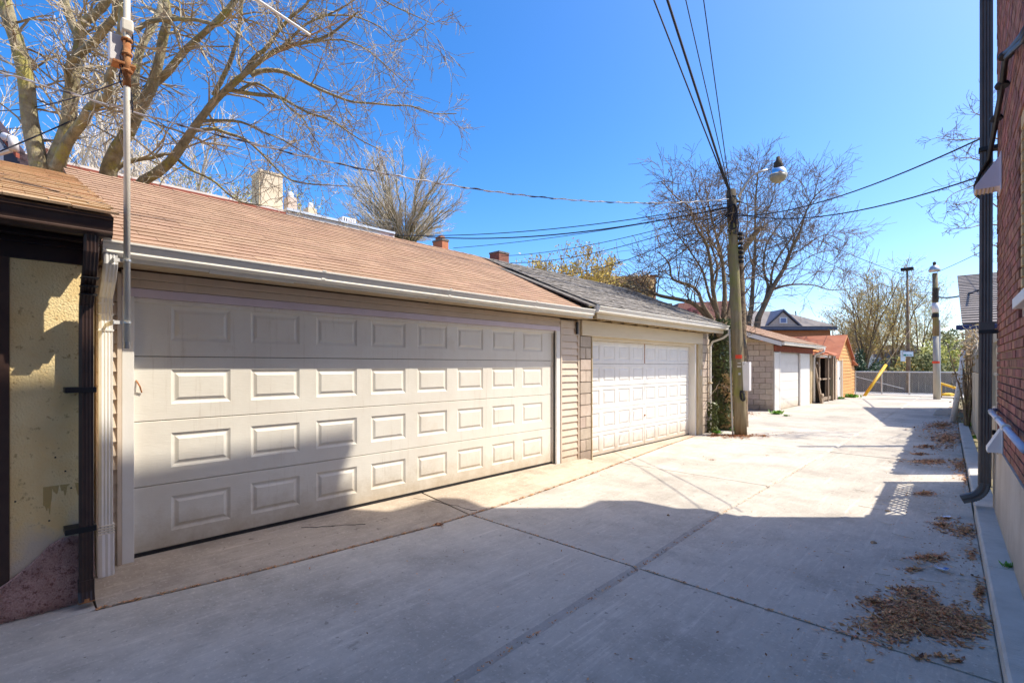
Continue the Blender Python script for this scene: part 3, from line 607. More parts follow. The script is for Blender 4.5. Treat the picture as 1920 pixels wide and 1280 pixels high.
# blue spray mark and nail holes
for (x, y, z, s, m_) in ((1, .33, 1.21, .03, 'blue_print'),):
    pass
for y, z in ((.06, .76), (.22, .60), (.30, .92), (.25, 1.02), (.33, .80)):
    MB().lathe((XS, y, z), [(.006, 0), (.005, .004), (.001, .005)], 6, axis=V((1, 0, 0))).build('nail_hole', 'void', b0)

# ================================================================ ANTENNA MAST
ms = thing('antenna_mast', 'tall thin antenna mast with rusty clamp and white box beside the near garage door', 'antenna mast', (-4.40, .62, 1.8))
mp = AT(238, 640, 3.49); mx_, my_ = mp.x, mp.y
MB().tube([(mx_, my_, 1.81), (mx_, my_, 5.3)], .020, 12).build('mast_tube', 'mast_steel', ms, smooth=True)
MB().tube([(mx_, my_, 1.76), (mx_, my_, 1.93)], .0185, 10).build('tube_end', 'steel', ms, smooth=True)
MB().tube([(mx_, my_, 3.62), (mx_, my_, 3.96)], .024, 12).build('rusty_sleeve', 'rust', ms, smooth=True)
for z in (2.385, 1.945):
    br = MB().box(-4.84, mx_-.02, my_-.075, my_-.068, z-.016, z+.016).build('bracket', 'white_metal', ms)
    MB().tube([(mx_, my_-.0, z-.006), (mx_, my_, z+.006)], .025, 10).build('clamp', 'steel', ms)
    MB().box(mx_-.03, mx_-.012, my_-.072, my_, z-.012, z+.012).build('bracket_arm', 'white_metal', ms)
    for k_ in (1, 2, 3): MB().box(-4.84+.1*k_, -4.83+.1*k_, my_-.0765, my_-.0755, z-.004, z+.004).build('bolt_hole', 'black', br)
bx = MB().box(mx_-.085, mx_-.02, my_-.095, my_-.0, 3.79, 3.98).build('junction_box', 'white_paint', ms, bev=.006)
MB().box(mx_-.08, mx_+.02, my_-.08, my_+.05, 3.765, 3.783).build('box_tray', 'rust', ms, bev=.003)
for z in (3.72, 3.84, 3.94): MB().lathe((mx_, my_, z), [(.033, 0), (.036, .008), (.033, .018)], 10).build('clamp', 'rust', ms)
MB().box(mx_-.035, mx_+.035, my_-.035, my_+.035, 4.0, 4.09).build('rotor_housing', 'mast_steel', ms, bev=.012)
bm0, bm1 = V((mx_-.0, my_, 4.86)), AT(581, 66, 4.75)
MB().tube([bm0+(bm0-bm1)*.5, bm1], .013, 8).build('boom', 'white_metal', ms)
dd = V((-.8, .25, .0)).normalized(); e0, e1 = AT(497, 113, 4.62), AT(662, 30, 4.95)
MB().tube([e0, bm1, e1], .004, 5).build('element', 'rust', ms)
a_ = bm0+(bm1-bm0)*.35; MB().tube([a_-(e1-e0)*.7, a_+(e1-e0)*.6], .004, 5).build('element', 'rust', ms)
for i in range(3):
    pts = [V((mx_+.035*math.cos(i*2+k*.8)-.02, my_+.04*math.sin(k*.9+i), 4.08-.075*k-.02*i)) for k in range(9)]
    MB().tube(pts, .0045, 5).build('antenna_lead', 'cable', ms)

# ================================================================ GREY-ROOFED BLOCK GARAGE with white door
g2 = thing('garage', 'block garage with grey shingle roof and white panelled door behind the utility pole', 'garage', (-4.9, 9.4, 0))
YA, YB = 6.72, 12.10; X2 = -4.88
mb = MB(); mb.box(-10.4, X2-.3, YB-.2, YB, 0, 2.4); mb.box(-10.4, -10.2, YA, YB, 0, 2.4); mb.box(X2-.3, X2-.16, YA, YB, 2.3, 2.5)
mb.box(X2-.3, X2-.022, YA, 7.06, 0, 2.14); mb.box(X2-.3, X2-.03, 11.62, YB, 0, 2.5); mb.prism([(-10.2, YB-.15, 2.4), (X2-.1, YB-.15, 2.4), (RX, YB-.15, 3.75)], (0, .12, 0))
mb.build('wall', 'mortar', g2)
def blocks(parent, face, a0, a1, z0, z1, L=.40, Hh=.20, m='block', axis='y', X=None, seed=1, skip=None, dep=.03, hero=300, name='block'):
    """courses of blocks, each its own part. axis y: wall faces +x at X; axis x: wall faces -y at Y=X"""
    r = random.Random(seed); cache = {}; i = 0; z = z0; out = []
    while z < z1-.02:
        h_ = min(Hh, z1-z)-.008; off = (L/2 if i % 2 else 0); a = a0-off
        while a < a1:
            s, e = max(a, a0), min(a+L, a1)
            if e-s > .03 and not (skip and skip(s, e, z)):
                out.append((s, e-s-.008, z, h_))
            a += L
        z += Hh; i += 1
    for s, w, z, h_ in out:
        key = (round(w, 2), round(h_, 2))
        if key not in cache:
            b = .004; mb = MB()
            if axis == 'y': mb.hexa([(-.01, 0, 0), (-.01, w, 0), (-.01, w, h_), (-.01, 0, h_)], [(dep, b, b), (dep, w-b, b), (dep, w-b, h_-b), (dep, b, h_-b)])
            else: mb.hexa([(0, .01, 0), (w, .01, 0), (w, .01, h_), (0, .01, h_)], [(b, -dep, b), (w-b, -dep, b), (w-b, -dep, h_-b), (b, -dep, h_-b)])
            cache[key] = mb.mesh(name, m)
        j = r.uniform(-.003, .003)
        piece(name, cache[key], parent, (X+j, s, z) if axis == 'y' else (s, X+j, z))
blocks(g2, None, YA, 7.03, .0, 2.14, X=X2-.022, L=.32, Hh=.195)
blocks(g2, None, 11.68, YB, .0, 2.30, X=X2-.03, L=.40, Hh=.195, seed=5)
# the near, exposed flank of the pilaster
bm_ = MB().box(X2-.16, X2+.03, YA+.02, 11.64, 2.145, 2.405); bm_.build('header_beam', 'beam', g2, bev=.006)
MB().box(X2-.16, X2+.034, 11.36, 11.62, 0, 2.143).build('jamb_post', 'jamb_wood', g2, bev=.005)
MB().box(X2-.16, X2+.02, 7.035, 7.06, 0, 2.143).build('door_jamb', 'jamb_wood', g2, bev=.003)
MB().box(X2-.17, X2-.01, 11.28, 11.357, 0, 2.14).build('door_jamb', 'cream_trim', g2, bev=.003)
MB().box(X2-.16, X2-.05, 7.065, 11.28, 2.085, 2.143).build('door_stop', 'beam', g2, bev=.003)
garage_door(g2, X2-.16, 7.065, 11.278, .018, 2.085, 5, [7.065+.527*(i+.5) for i in range(8)], .41, .065, .35, 'white_door', jit=.006, seed=3)
MB().box(X2-.17, X2-.145, 7.07, 11.27, .0, .02).build('bottom_seal', 'black', g2)
sy = 7.065+.527*4; mb = MB(); mb.box(X2-.166, X2-.1585, sy-.003, sy+.003, .02, 2.08); mb.build('centre_seam', 'white_door', g2)
MB().box(X2-.158, X2-.149, sy-.006, sy+.006, 1.68, 2.08).build('rust_strip', 'rust', g2); MB().lathe((X2-.155, sy, .62), [(.02, 0), (.018, .015), (.002, .02)], 10, axis=V((1, 0, 0))).build('door_lock', 'rust', g2)
MB().box(X2+.034, X2+.05, 11.45, 11.52, 1.40, 1.54).build('door_keypad', 'pale_tag', g2, bev=.004)
E2 = -4.56
for i in range(1): MB().box(E2-.02, E2+.0, YA+.03, YB+.05, 2.41, 2.60).build('fascia', 'beam', g2)
mb = MB(); r = random.Random(8)
for i in range(12):
    y = YA+.05+i*.45; MB().box(X2+.0, E2-.02, y, y+.045, 2.41, 2.50).build('rafter_end', 'jamb_wood', g2)
MB().box(X2-.2, E2-.02, YA+.02, YB, 2.505, 2.53).build('roof_deck', 'jamb_wood', g2)
k_gutter(g2, E2+.002, YA-.06, YB+.12, 2.60, m='gutter_white', w=.12, h=.10)
MB().box(E2-.03, E2+.05, YA-.05, YB+.1, 2.61, 2.618).build('drip_edge', 'steel', g2)
mb = MB(); mb.hexa([(E2+.03, YA-.25, 2.585), (E2+.03, YB+.1, 2.585), (RX, YB+.1, 3.82), (RX, YA-.25, 3.82)], [(E2+.03, YA-.25, 2.61), (E2+.03, YB+.1, 2.61), (RX, YB+.1, 3.845), (RX, YA-.25, 3.845)])
mb.hexa([(RX, YA, 3.82), (RX, YB+.1, 3.82), (-10.5, YB+.1, 2.58), (-10.5, YA, 2.58)], [(RX, YA, 3.845), (RX, YB+.1, 3.845), (-10.5, YB+.1, 2.61), (-10.5, YA, 2.61)])
mb.build('roof', 'shingle_grey', g2)
v2 = V((-(E2-RX), 0, 3.84-2.60)).normalized()
shingles(g2, V((E2+.05, YA+.0, 2.605)), (0, 1, 0), v2, YB-YA+.12, math.hypot(E2-RX, 1.24)+.05, .14, .26, 'shingle_grey', 250, 13, jit=.012, th=.012)
mb = MB()
for i in range(26): y = YA+i*.2; mb.hexa([(RX+.12, y, 3.80), (RX+.12, y+.21, 3.80), (RX-.12, y+.21, 3.80), (RX-.12, y, 3.80)], [(RX+.12, y, 3.82), (RX+.12, y+.21, 3.815), (RX, y+.21, 3.865), (RX, y, 3.872)])
mb.build('ridge_cap', 'shingle_grey', g2)
mb = MB(); ribbed_pipe(mb, [(-4.42, YB+.03, 2.5), (-4.42, YB+.02, 2.40), (-4.55, YB-.02, 2.30), (-4.78, YB-.06, 2.22), (-4.83, YB-.07, 2.12), (-4.83, YB-.07, .05)], .05, .045, ribs=2)
mb.build('downspout', 'gutter_white', g2)
MB().box(-4.88, -4.79, YB-.12, YB-.02, 1.2, 1.23).build('pipe_strap', 'jamb_wood', g2)
# ================================================================ BRICK BUILDING on the right
bb = thing('brick_building', 'tall red brick building with pale concrete base at the right edge', 'building', RF_LOC, RF_ROT, local=True)
WIN = [(2.42, 3.5, 2.12, 3.32), (2.42, 3.5, 4.45, 5.8)]
def win_skip(s0, s1, z, pad=.0): return any(a-pad < s1 and s0 < b+pad and c-pad < z+.05 and z < d+pad for a, b, c, d in WIN)
mb = MB(); mb.box(.02, 7, -16, 0, 0, 10.55); mb.build('wall', 'brick_mortar', bb)
mb = MB()
mb.hexa([(-.03, -16, .10), (.02, -16, .10), (.02, -.0, .10), (-.03, -.0, .10)], [(-.012, -16, .80), (.02, -16, .80), (.02, 0, .80), (-.012, 0, .80)])
mb.box(-.03, .4, .0, .03, .1, .8)
mb.build('concrete_base', 'parge', bb)
r = random.Random(21); bl, bh = .213, .0745; cand = []
i = 0; z = .805
while z < 10.4:
    s = -(.106 if i % 2 else 0)
    while s < 5.0:
        a, b = max(s, 0), min(s+bl, 5.0)
        if b-a > .05 and not any(w[0]-.11 < b and a < w[1]+.11 and w[2]-.08 < z+bh and z < w[3]+.10 for w in WIN): cand.append((a, b-a-.011, z))
        s += bl
    z += bh; i += 1
def bdist(c): return (rf(0, -c[0], c[2])-V((0, 0, H))).length
vis = sorted([c for c in cand if abs(c[1]-(bl-.011)) < 1e-5 and c[0] < 2.5], key=bdist); hero = vis[:295]; hs = set(hero)
def brick_mesh(w, h_, m='brick', name='brick', d=.026):
    return MB().hexa([(.03, 0, 0), (.03, w, 0), (.03, w, h_), (.03, 0, h_)], [(-d+.026, .002, .002), (-d+.026, w-.002, .002), (-d+.026, w-.002, h_-.002), (-d+.026, .002, h_-.002)]).mesh(name, m)
bme = brick_mesh(bl-.011, bh-.011)
for s, w, z in hero: piece('brick', bme, bb, (r.uniform(-.0025, .0025), -s-w, z))
mb = MB()
for c in cand:
    if c in hs: continue
    s, w, z = c; j = r.uniform(-.0025, .0025)
    if z > 6.8 and s > 3: continue
    mb.hexa([(.03, -s-w, z), (.03, -s, z), (.03, -s, z+bh-.011), (.03, -s-w, z+bh-.011)], [(j, -s-w+.002, z+.002), (j, -s-.002, z+.002), (j, -s-.002, z+bh-.013), (j, -s-w+.002, z+bh-.013)])
mb.build('far_bricks', 'brick', bb, kind='stuff')
tj = brick_mesh(.10, bh-.011, 'brick_tan', 'jamb_brick')
for (a, b, c, d) in WIN:
    wi = MB().box(.05, .09, -b, -a, c, d).build('window', 'white_paint', bb)
    MB().box(.046, .05, -b+.07, -a-.07, c+.07, d-.07).build('pane', 'glass', wi); MB().box(.04, .06, -b+.05, -a-.05, (c+d)/2-.02, (c+d)/2+.02).build('sash_bar', 'white_paint', wi)
    MB().box(-.05, .06, -b-.06, -a+.06, c-.075, c-.004).build('sill', 'white_paint' if c < 3 else 'brick_tan', wi, bev=.004)
    z = c
    while z < d-.02: piece('jamb_brick', tj, bb, (-.004, -a+.001, z)); z += bh
    MB().box(-.003, .02, -b-.1, -a+.1, d+.004, d+.10).build('lintel', 'brick_tan', bb)
# unseen boxes added at the far end, stepped to shape its shadow; parapet above
MB().box(.14, 3, .0, .62, 4.9, 6.15).build('shadow_box_low', 'brick', bb); MB().box(.12, 3, .0, 1.05, 6.15, 6.80).build('shadow_slab_low', 'dark_trim', bb)
MB().box(.14, 3, .0, .66, 6.80, 9.0).build('shadow_box_high', 'brick', bb); MB().box(.12, 3, .0, .95, 9.0, 9.4).build('shadow_slab_high', 'dark_trim', bb); MB().box(.06, 7, -16, .18, 10.55, 10.75).build('parapet', 'dark_trim', bb)
# downpipe
mb = MB(); p0 = (-.085, -.09)
ribbed_pipe(mb, [(p0[0]+.0, p0[1]+.03, 9.8), (p0[0], p0[1]+.02, 4.0), (p0[0]-.005, p0[1], 2.2), (p0[0]-.015, p0[1]-.01, .36)], .105, .08, side=V((1, 0, 0)), ribs=4)
dp = mb.build('downpipe', 'downpipe', bb)
for z, w in ((2.0, .118), (3.95, .114)):
    MB().box(p0[0]-.062, .02, p0[1]-.05, p0[1]+.055, z-.02, z+.02).build('pipe_strap', 'black', dp, bev=.003)
MB().box(p0[0]-.06, p0[0]+.06, p0[1]-.048, p0[1]+.048, 1.98, 2.10).build('pipe_collar', 'downpipe', dp, bev=.004)
el = MB(); c0 = V((p0[0]-.015, p0[1]-.01, .38)); pts = []; 
for i in range(12):
    a = i/11*math.radians(76); R_ = .17; pts.append(c0+V((-R_*(1-math.cos(a)), -.02*i/11, -R_*math.sin(a)*1.05)))
pts.append(pts[-1]+V((-.05, 0, -.025)))
ribbed_pipe(el, pts, .112, .09, side=V((0, 1, 0)), ribs=3)
e_ = el.build('elbow', 'downpipe', dp)
for i in range(1, 11):
    m_ = MB(); t = (pts[i]-pts[i-1]).normalized(); ribbed_pipe(m_, [pts[i]-t*.004, pts[i]+t*.004], .119, .097, side=V((0, 1, 0)), ribs=3); m_.build('elbow_rib', 'downpipe', e_)
# dryer vent hoods
def hood(z, s, w, h_, dep, m):
    v_ = MB().prism([(.0, -s-w, z+h_), (-.02, -s-w, z+h_), (-dep, -s-w, z+.02), (-dep, -s-w, z-.02), (0, -s-w, z-.02)], (0, w, 0)).build('vent_hood', m, bb, bev=.004)
    MB().box(-.012, .0, -s-w-.03, -s+.03, z-.06, z+h_+.04).build('vent_flange', m, v_, bev=.003)
    mb = MB()
    for i in range(5): mb.box(-dep+.01+.03*i, -dep+.016+.03*i, -s-w+.006, -s-.006, z-.03, z-.021)
    mb.build('vent_grille', 'brick_tan', v_); return v_
vh = WX(1880, 290, .13); hood(3.42, .40, .22, .27, .19, 'lilac_paint'); hood(.82, .58, .20, .20, .11, 'white_paint')
# blue-white conduit with a wall bend
mb = MB(); pts = [(.03, .02, 1.16), (-.03, -.03, 1.165), (-.055, -.10, 1.16), (-.055, -.6, 1.155), (-.055, -1.5, 1.15), (-.055, -3.2, 1.14)]
cd = mb.tube(pts, .023, 10).build('conduit', 'blue_pipe', bb, smooth=True)
for s in (.35, 1.15, 1.95): MB().tube([(-.055, -s, 1.157), (-.055, -s-.05, 1.157)], .029, 10).build('conduit_clip', 'mast_steel', cd)
mb = MB(); mb.tube([(-.02, .05, .2), (-.022, .05, .9), (-.02, .05, 1.2)], .012, 6); mb.build('earth_wire', 'steel', bb)
MB().box(-.04, -.01, -.05, .0, .9, .95).build('small_bracket', 'black', bb)
# black cable bundle down the wall
def wallp(px, py, out=.05):
    # where the sight line meets the wall line's plane, a little proud
    d = ray(px, py); n = V((math.cos(RF_ROT), math.sin(RF_ROT), 0)); P0 = rf(-out, 0); t = (P0-O_).dot(n)/d.dot(n); P = O_+d*t
    q = P-V((RF_LOC[0], RF_LOC[1], 0)); c, s = math.cos(RF_ROT), math.sin(RF_ROT); return V((q.x*c+q.y*s, -q.x*s+q.y*c, P.z))
r = random.Random(6)
path = [(1935, 40), (1918, 72), (1898, 92), (1886, 104), (1883, 125), (1879, 160), (1873, 195), (1868, 222)]
base = [wallp(*p) for p in path]; tail = [V((-.07, -.14, 3.82)), V((-.13, -.10, 3.70)), V((-.17, -.06, 3.58)), V((-.165, -.05, 3.50)), V((-.13, -.03, 3.46)), V((-.11, .0, 3.50)), V((-.12, .02, 3.60))]
for k_ in range(5):
    off = V((r.uniform(-.015, .015), r.uniform(-.03, .03), r.uniform(-.03, .03))); pts = [p+off*(1 if i % 2 else .6) for i, p in enumerate(base)]+[p+off*.5 for p in tail]
    MB().tube(pts, .016 if k_ < 3 else .010, 7).build('service_cable', 'black', bb, smooth=True)
for p in (base[3], base[5], base[7]): MB().lathe(p, [(.045, -.015), (.05, 0), (.045, .015)], 10, axis=V((0, .2, 1))).build('cable_clamp', 'black', bb)

# ================================================================ PLANK FENCES on the wall line
lf = thing('lattice_fence', 'wooden fence with a diagonal lattice top just past the brick corner', 'fence', rf(.12, .2), RF_ROT, local=True)
r = random.Random(31); pm = MB().box(-.012, .012, 0, .148, .09, 1.50).mesh('plank', 'grey_board')
for i in range(14): piece('plank', pm, lf, (.0, .0+i*.152, 0))
for i in range(2): MB().box(.014, .05, 0, 2.13, .35+i*.95, .43+i*.95).build('rail', 'grey_board', lf)
MB().box(-.03, .03, 0, 2.13, 1.50, 1.54).build('rail', 'grey_board', lf); MB().box(-.035, .035, 0, 2.13, 1.96, 2.08).build('top_rail', 'grey_board', lf)
for y in (.0, 1.07, 2.08): MB().box(-.045, .045, y-.045, y+.045, 0.05, 2.12).build('post', 'grey_board', lf)
L_ = .42*math.sqrt(2); sm = MB().box(-.004, .004, -.018, .018, 0, L_).mesh('lattice_slat', 'grey_board')
for i in range(-3, 14):
    for sgn, x in ((1, -.006), (-1, .006)):
        y = i*.15+(.02 if sgn > 0 else .42)
        if not (0 <= y <= 2.05 and 0 <= y+sgn*.42 <= 2.1): continue
        piece('lattice_slat', sm, lf, (x, y, 1.54), Quaternion((1, 0, 0), -sgn*math.pi/4))
pf = thing('plank_fence', 'weathered fence of cream panels below and grey upright boards above along the right kerb', 'fence', rf(.10, 3.05), RF_ROT, local=True)
Lf = 7.4; n = int(Lf/.92)
r = random.Random(32)
for i in range(n):
    MB().box(-.018+r.uniform(-.006, .006), .018, i*.92+.006, (i+1)*.92-.006, .06, 1.46).build('panel', 'cream_panel', pf)
bmm = [MB().box(-.010, .010, .003, .117, 1.49, h_).mesh('board', 'grey_board') for h_ in (2.12, 2.06, 2.16)]
for i in range(int(Lf/.12)):
    piece('board', bmm[r.randrange(3)], pf, (r.uniform(-.008, .008), i*.12, 0))
for i in range(n+1): MB().box(.02, .09, i*.92-.035, i*.92+.035, .05, 2.1).build('post', 'old_wood', pf)
MB().box(.02, .06, 0, Lf, 1.42, 1.49).build('rail', 'old_wood', pf)
# graffiti colours, flat paint on two panels
gm = mat('graffiti', (.50, .43, .30), (.20, .34, .50), scale=4.5, rough=.8, bump=.2, lo=.48, hi=.6, c3=(.30, .42, .16), s3=5, t3=.6, w3=.08)
pf2 = MB().box(-.0265, -.0245, 1.0, 2.6, .25, 1.38).build('graffiti', gm, pf)

# shed with the far grey roof
sh = thing('lane_shed', 'brick shed with pale grey shingle roof and dark blue gutter beyond the leaning post', 'shed', rf(0, 10.95), RF_ROT, local=True)
mb = MB(); mb.box(.12, 5, 0, 7.6, 0, 2.72); mb.build('wall', 'brick_tan', sh)
sv = V((0, 8.2, 2.42)).normalized()
mb = MB(); mb.hexa([(-.08, -.3, 2.74), (5.2, -.3, 2.74), (5.2, 7.9, 5.16), (-.08, 7.9, 5.16)], [(-.08, -.3, 2.77), (5.2, -.3, 2.77), (5.2, 7.9, 5.19), (-.08, 7.9, 5.19)]); mb.hexa([(.12, 0, 2.72), (.3, 0, 2.72), (.3, 7.6, 2.72), (.12, 7.6, 2.72)], [(.12, 0, 2.76), (.3, 0, 2.76), (.3, 7.6, 5.05), (.12, 7.6, 5.05)])
mb.build('roof', 'shingle_far', sh)
# courses of the far roof
r = random.Random(33); mb = MB(); nrm = V((0, -sv.z, sv.y)); y = 0
rows = 26; ex = math.hypot(8.2, 2.42)/rows
cm = MB().hexa([(0, 0, .002), (2.6, 0, .002), (2.6, ex+.02, 0), (0, ex+.02, 0)], [(0, 0, .035), (2.6, 0, .035), (2.6, ex+.02, .004), (0, ex+.02, .004)]).mesh('shingle_course', 'shingle_far')
q = Matrix((V((1, 0, 0)), sv, nrm)).transposed().to_quaternion()
for i in range(rows):
    for j in range(2): piece('shingle_course', cm, sh, V((-.10+2.61*j, -.32, 2.765))+sv*(i*ex)+V((0, 0, 0)), q)
MB().box(-.22, 5.2, -.42, -.30, 2.60, 2.73).build('gutter', 'blue_paint', sh, bev=.02)
MB().box(-.10, 5, -.30, -.27, 2.60, 2.75).build('fascia', 'black', sh)

# leaning pale post, vine trunk, concrete lump
p0, p1 = G(1786, 792), AT(1807, 655, 13.3)
lp = MB(); lp.tube([p0+V((0, 0, -.03)), p0.lerp(p1, .5)+V((.02, 0, 0)), p1], [.075, .065, .05], 10)
single(lp, 'leaning_post', 'white_paint', 'white post leaning against the end of the plank fence', 'post', at=p0, smooth=True)
# ================================================================ TREES
def wander(rng, p, d, L, n, wig, grav=0.0):
    pts = [V(p)]; d = V(d).normalized()
    for i in range(n):
        d = (d+V((rng.gauss(0, wig), rng.gauss(0, wig), rng.gauss(0, wig)))+V((0, 0, grav))).normalized(); pts.append(pts[-1]+d*(L/n))
    return pts
def grow(tb, rng, p, d, L, r, lev, K, leaves=None):
    n = 4 if lev > 1 else 3; pts = wander(rng, p, d, L, n, K['wig'], K['grav'])
    rs = [max(K['rmin'], r*(1-.62*i/n)) for i in range(n+1)]
    tb.tube(pts, rs, 5 if r > .03 else 3, cap=False)
    if leaves is not None and lev <= 1:
        for q in pts[1:]: leaves.append((q, rng.random()))
    if lev <= 0: return
    for c in range(K['kids'][min(lev, len(K['kids'])-1)]):
        t = rng.uniform(.25, 1.0); i = min(n-1, int(t*n)); q = pts[i].lerp(pts[i+1], t*n-i); dd = (pts[i+1]-pts[i]).normalized()
        ax = dd.cross(V((rng.gauss(0, 1), rng.gauss(0, 1), rng.gauss(0, 1)))).normalized(); a = rng.uniform(*K['ang'])
        grow(tb, rng, q, Quaternion(ax, a) @ dd, L*rng.uniform(*K['ratio']), rs[i]*.62, lev-1, K, leaves)
def limb_tree(root, limbs, K, rng, trunk_m, twig_m, dens=1.0, ds=0.0, twig_len=1.2, leaves=None, start=.15, up=V((0, 0, .25)), lev=2, seg_n=6):
    """limbs: list of (points, r0, r1). Trunk part holds the limbs, crown part the twigs grown from them"""
    tr = MB(); cr = MB()
    for pts, r0, r1 in limbs:
        # smooth (catmull-rom)
        P = [pts[0]]+list(pts)+[pts[-1]]; out = []
        for i in range(1, len(P)-2):
            for k in range(3):
                t = k/3; a, b, c, d = P[i-1], P[i], P[i+1], P[i+2]
                out.append(.5*((2*b)+(c-a)*t+(2*a-5*b+4*c-d)*t*t+(3*b-a-3*c+d)*t**3))
        out.append(V(pts[-1])); n = len(out)
        rr = [(r0+(r1-r0)*(i/(n-1))**.62)*.95*(1+rng.uniform(-.06, .06)) for i in range(n)]
        tr.tube(out, rr, 10 if r0 > .06 else 6, cap=False)
        L = sum((out[i+1]-out[i]).length for i in range(n-1)); cnt = int(L*dens*5)
        for _ in range(cnt):
            t = rng.uniform(start, 1); i = min(n-2, int(t*(n-1))); q = out[i].lerp(out[i+1], t*(n-1)-i); dd = (out[i+1]-out[i]).normalized()
            v = V((rng.gauss(0, 1), rng.gauss(0, 1), rng.gauss(0, .8)+.2)); v = (v-dd*v.dot(dd)*.6).normalized()
            r = min(rr[i]*.5, K.get('r1', .02)); grow(cr, rng, q, (dd*.5+v+up).normalized(), twig_len*rng.uniform(.5, 1.2)*(1-.35*t), r, lev, K, leaves)
    tr.build('trunk', trunk_m, root, smooth=True); cr.build('crown', twig_m, root)
def leaf_part(root, leaves, m, size, rng, frac=1.0, name='leaves', spread=.1):
    mb = MB()
    for q, x in leaves:
        if x > frac: continue
        q = q+V((rng.gauss(0, spread), rng.gauss(0, spread), rng.gauss(0, spread))); u = V((rng.gauss(0, 1), rng.gauss(0, 1), rng.gauss(0, 1))).normalized(); w = u.orthogonal().normalized()
        s = size*rng.uniform(.5, 1.3); mb.quad(q-u*s, q-w*s*.45, q+u*s, q+w*s*.45)
    if mb.v: mb.build(name, m, root, kind='stuff')

# --- the big tree behind the near garage: limbs set out in space
def P_(pts, d0, d1):
    n = len(pts); return [AT(x, y, d0+(d1-d0)*i/(n-1)) for i, (x, y) in enumerate(pts)]
bt = thing('bare_tree', 'big spreading bare tree rising behind the near garage roof', 'tree', (-10.1, 1.1, 0))
T = 7.6
LB = [
 (P_([(78, 420), (75, 322), (56, 225), (49, 150), (34, 86), (15, 30), (0, -40)], 7.3, 7.0), .13, .085),
 (P_([(85, 420), (101, 322), (112, 285), (127, 244), (131, 195), (139, 142), (148, 94), (146, 67), (127, 22), (115, -30)], 7.4, 7.2), .16, .05),
 (P_([(130, 195), (131, 158), (129, 128), (150, 101), (176, 81), (195, 56), (221, 22), (228, -30)], 7.35, 6.6), .065, .05),
 (P_([(105, 315), (127, 266), (157, 225), (169, 202), (202, 180), (203, 150), (214, 120), (226, 60), (232, -10)], 7.3, 6.4), .085, .04),
 (P_([(146, 75), (154, 45), (180, 26), (212, -15)], 7.2, 7.0), .07, .055),
 (P_([(205, 430), (202, 337), (214, 292), (240, 247), (262, 206), (285, 161), (296, 124), (307, 67), (315, 30), (305, -30)], 8.0, 7.4), .15, .05),
 (P_([(258, 215), (253, 175), (253, 142), (262, 97), (280, 60), (300, 20), (310, -30)], 7.9, 8.3), .085, .05),
 (P_([(290, 155), (310, 140), (330, 116), (352, 90), (394, 52), (424, 22), (450, -15)], 7.8, 7.0), .07, .035),
 (P_([(256, 58), (281, 41), (326, 36), (370, 38), (405, 45), (430, 22), (450, -8)], 7.4, 7.0), .04, .02),
 (P_([(240, 430), (262, 349), (292, 326), (322, 300), (349, 262), (375, 225), (405, 187), (439, 156), (460, 138), (491, 112), (525, 91), (556, 83), (582, 78), (613, 68), (640, 49), (672, 22)], 8.2, 7.6), .11, .015),
 (P_([(470, 140), (491, 133), (522, 133), (546, 141), (572, 154), (598, 167), (629, 180), (660, 191), (699, 194), (738, 198), (770, 199), (814, 213), (856, 213)], 8.0, 8.6), .05, .008),
 (P_([(430, 168), (447, 172), (478, 177), (509, 180), (530, 185), (556, 200), (582, 213), (608, 221), (634, 234), (660, 252), (686, 268), (725, 286)], 8.0, 8.3), .045, .008),
 (P_([(450, 170), (481, 156), (520, 180), (546, 206), (567, 221), (582, 247), (600, 276)], 8.0, 8.2), .03, .008),
 (P_([(375, 228), (400, 226), (452, 229), (491, 247), (525, 260), (561, 281), (595, 302)], 8.0, 8.2), .035, .008),
 (P_([(360, 246), (400, 242), (426, 250), (457, 260), (478, 276), (504, 302), (521, 319), (540, 335), (564, 343), (596, 346), (632, 348), (672, 350)], 8.1, 8.8), .035, .008),
 (P_([(205, 332), (225, 311), (255, 300), (285, 296), (319, 289), (352, 315), (397, 337), (424, 360), (450, 378), (490, 385)], 7.9, 8.4), .05, .014),
 (P_([(460, 137), (476, 110), (500, 90), (520, 60), (548, 30), (575, 8), (590, -30)], 8.0, 7.5), .05, .02),
 (P_([(525, 92), (548, 70), (575, 45), (610, 30), (650, 10), (690, -20)], 7.9, 7.6), .03, .01),
 (P_([(400, 180), (430, 120), (445, 70), (452, 20), (455, -30)], 8.0, 7.6), .045, .025),
 (P_([(582, 80), (640, 75), (690, 95), (730, 130), (765, 160)], 8.0, 8.4), .02, .006),
 (P_([(600, 30), (660, 30), (710, 50), (750, 80), (800, 45)], 7.8, 8.4), .018, .005),
 (P_([(640, -20), (700, -8), (745, 15), (790, 35), (815, 47)], 7.8, 8.2), .02, .005),
]
K1 = dict(wig=.21, grav=-.03, kids=[0, 3, 4, 3], ang=(.35, 1.1), ratio=(.45, .75), rmin=.0038, r1=.022)
rb = random.Random(101)
limb_tree(bt, LB, K1, rb, 'bark_big', 'twig_big', dens=1.05, twig_len=1.0, start=.22, up=V((.1, .1, .05)))
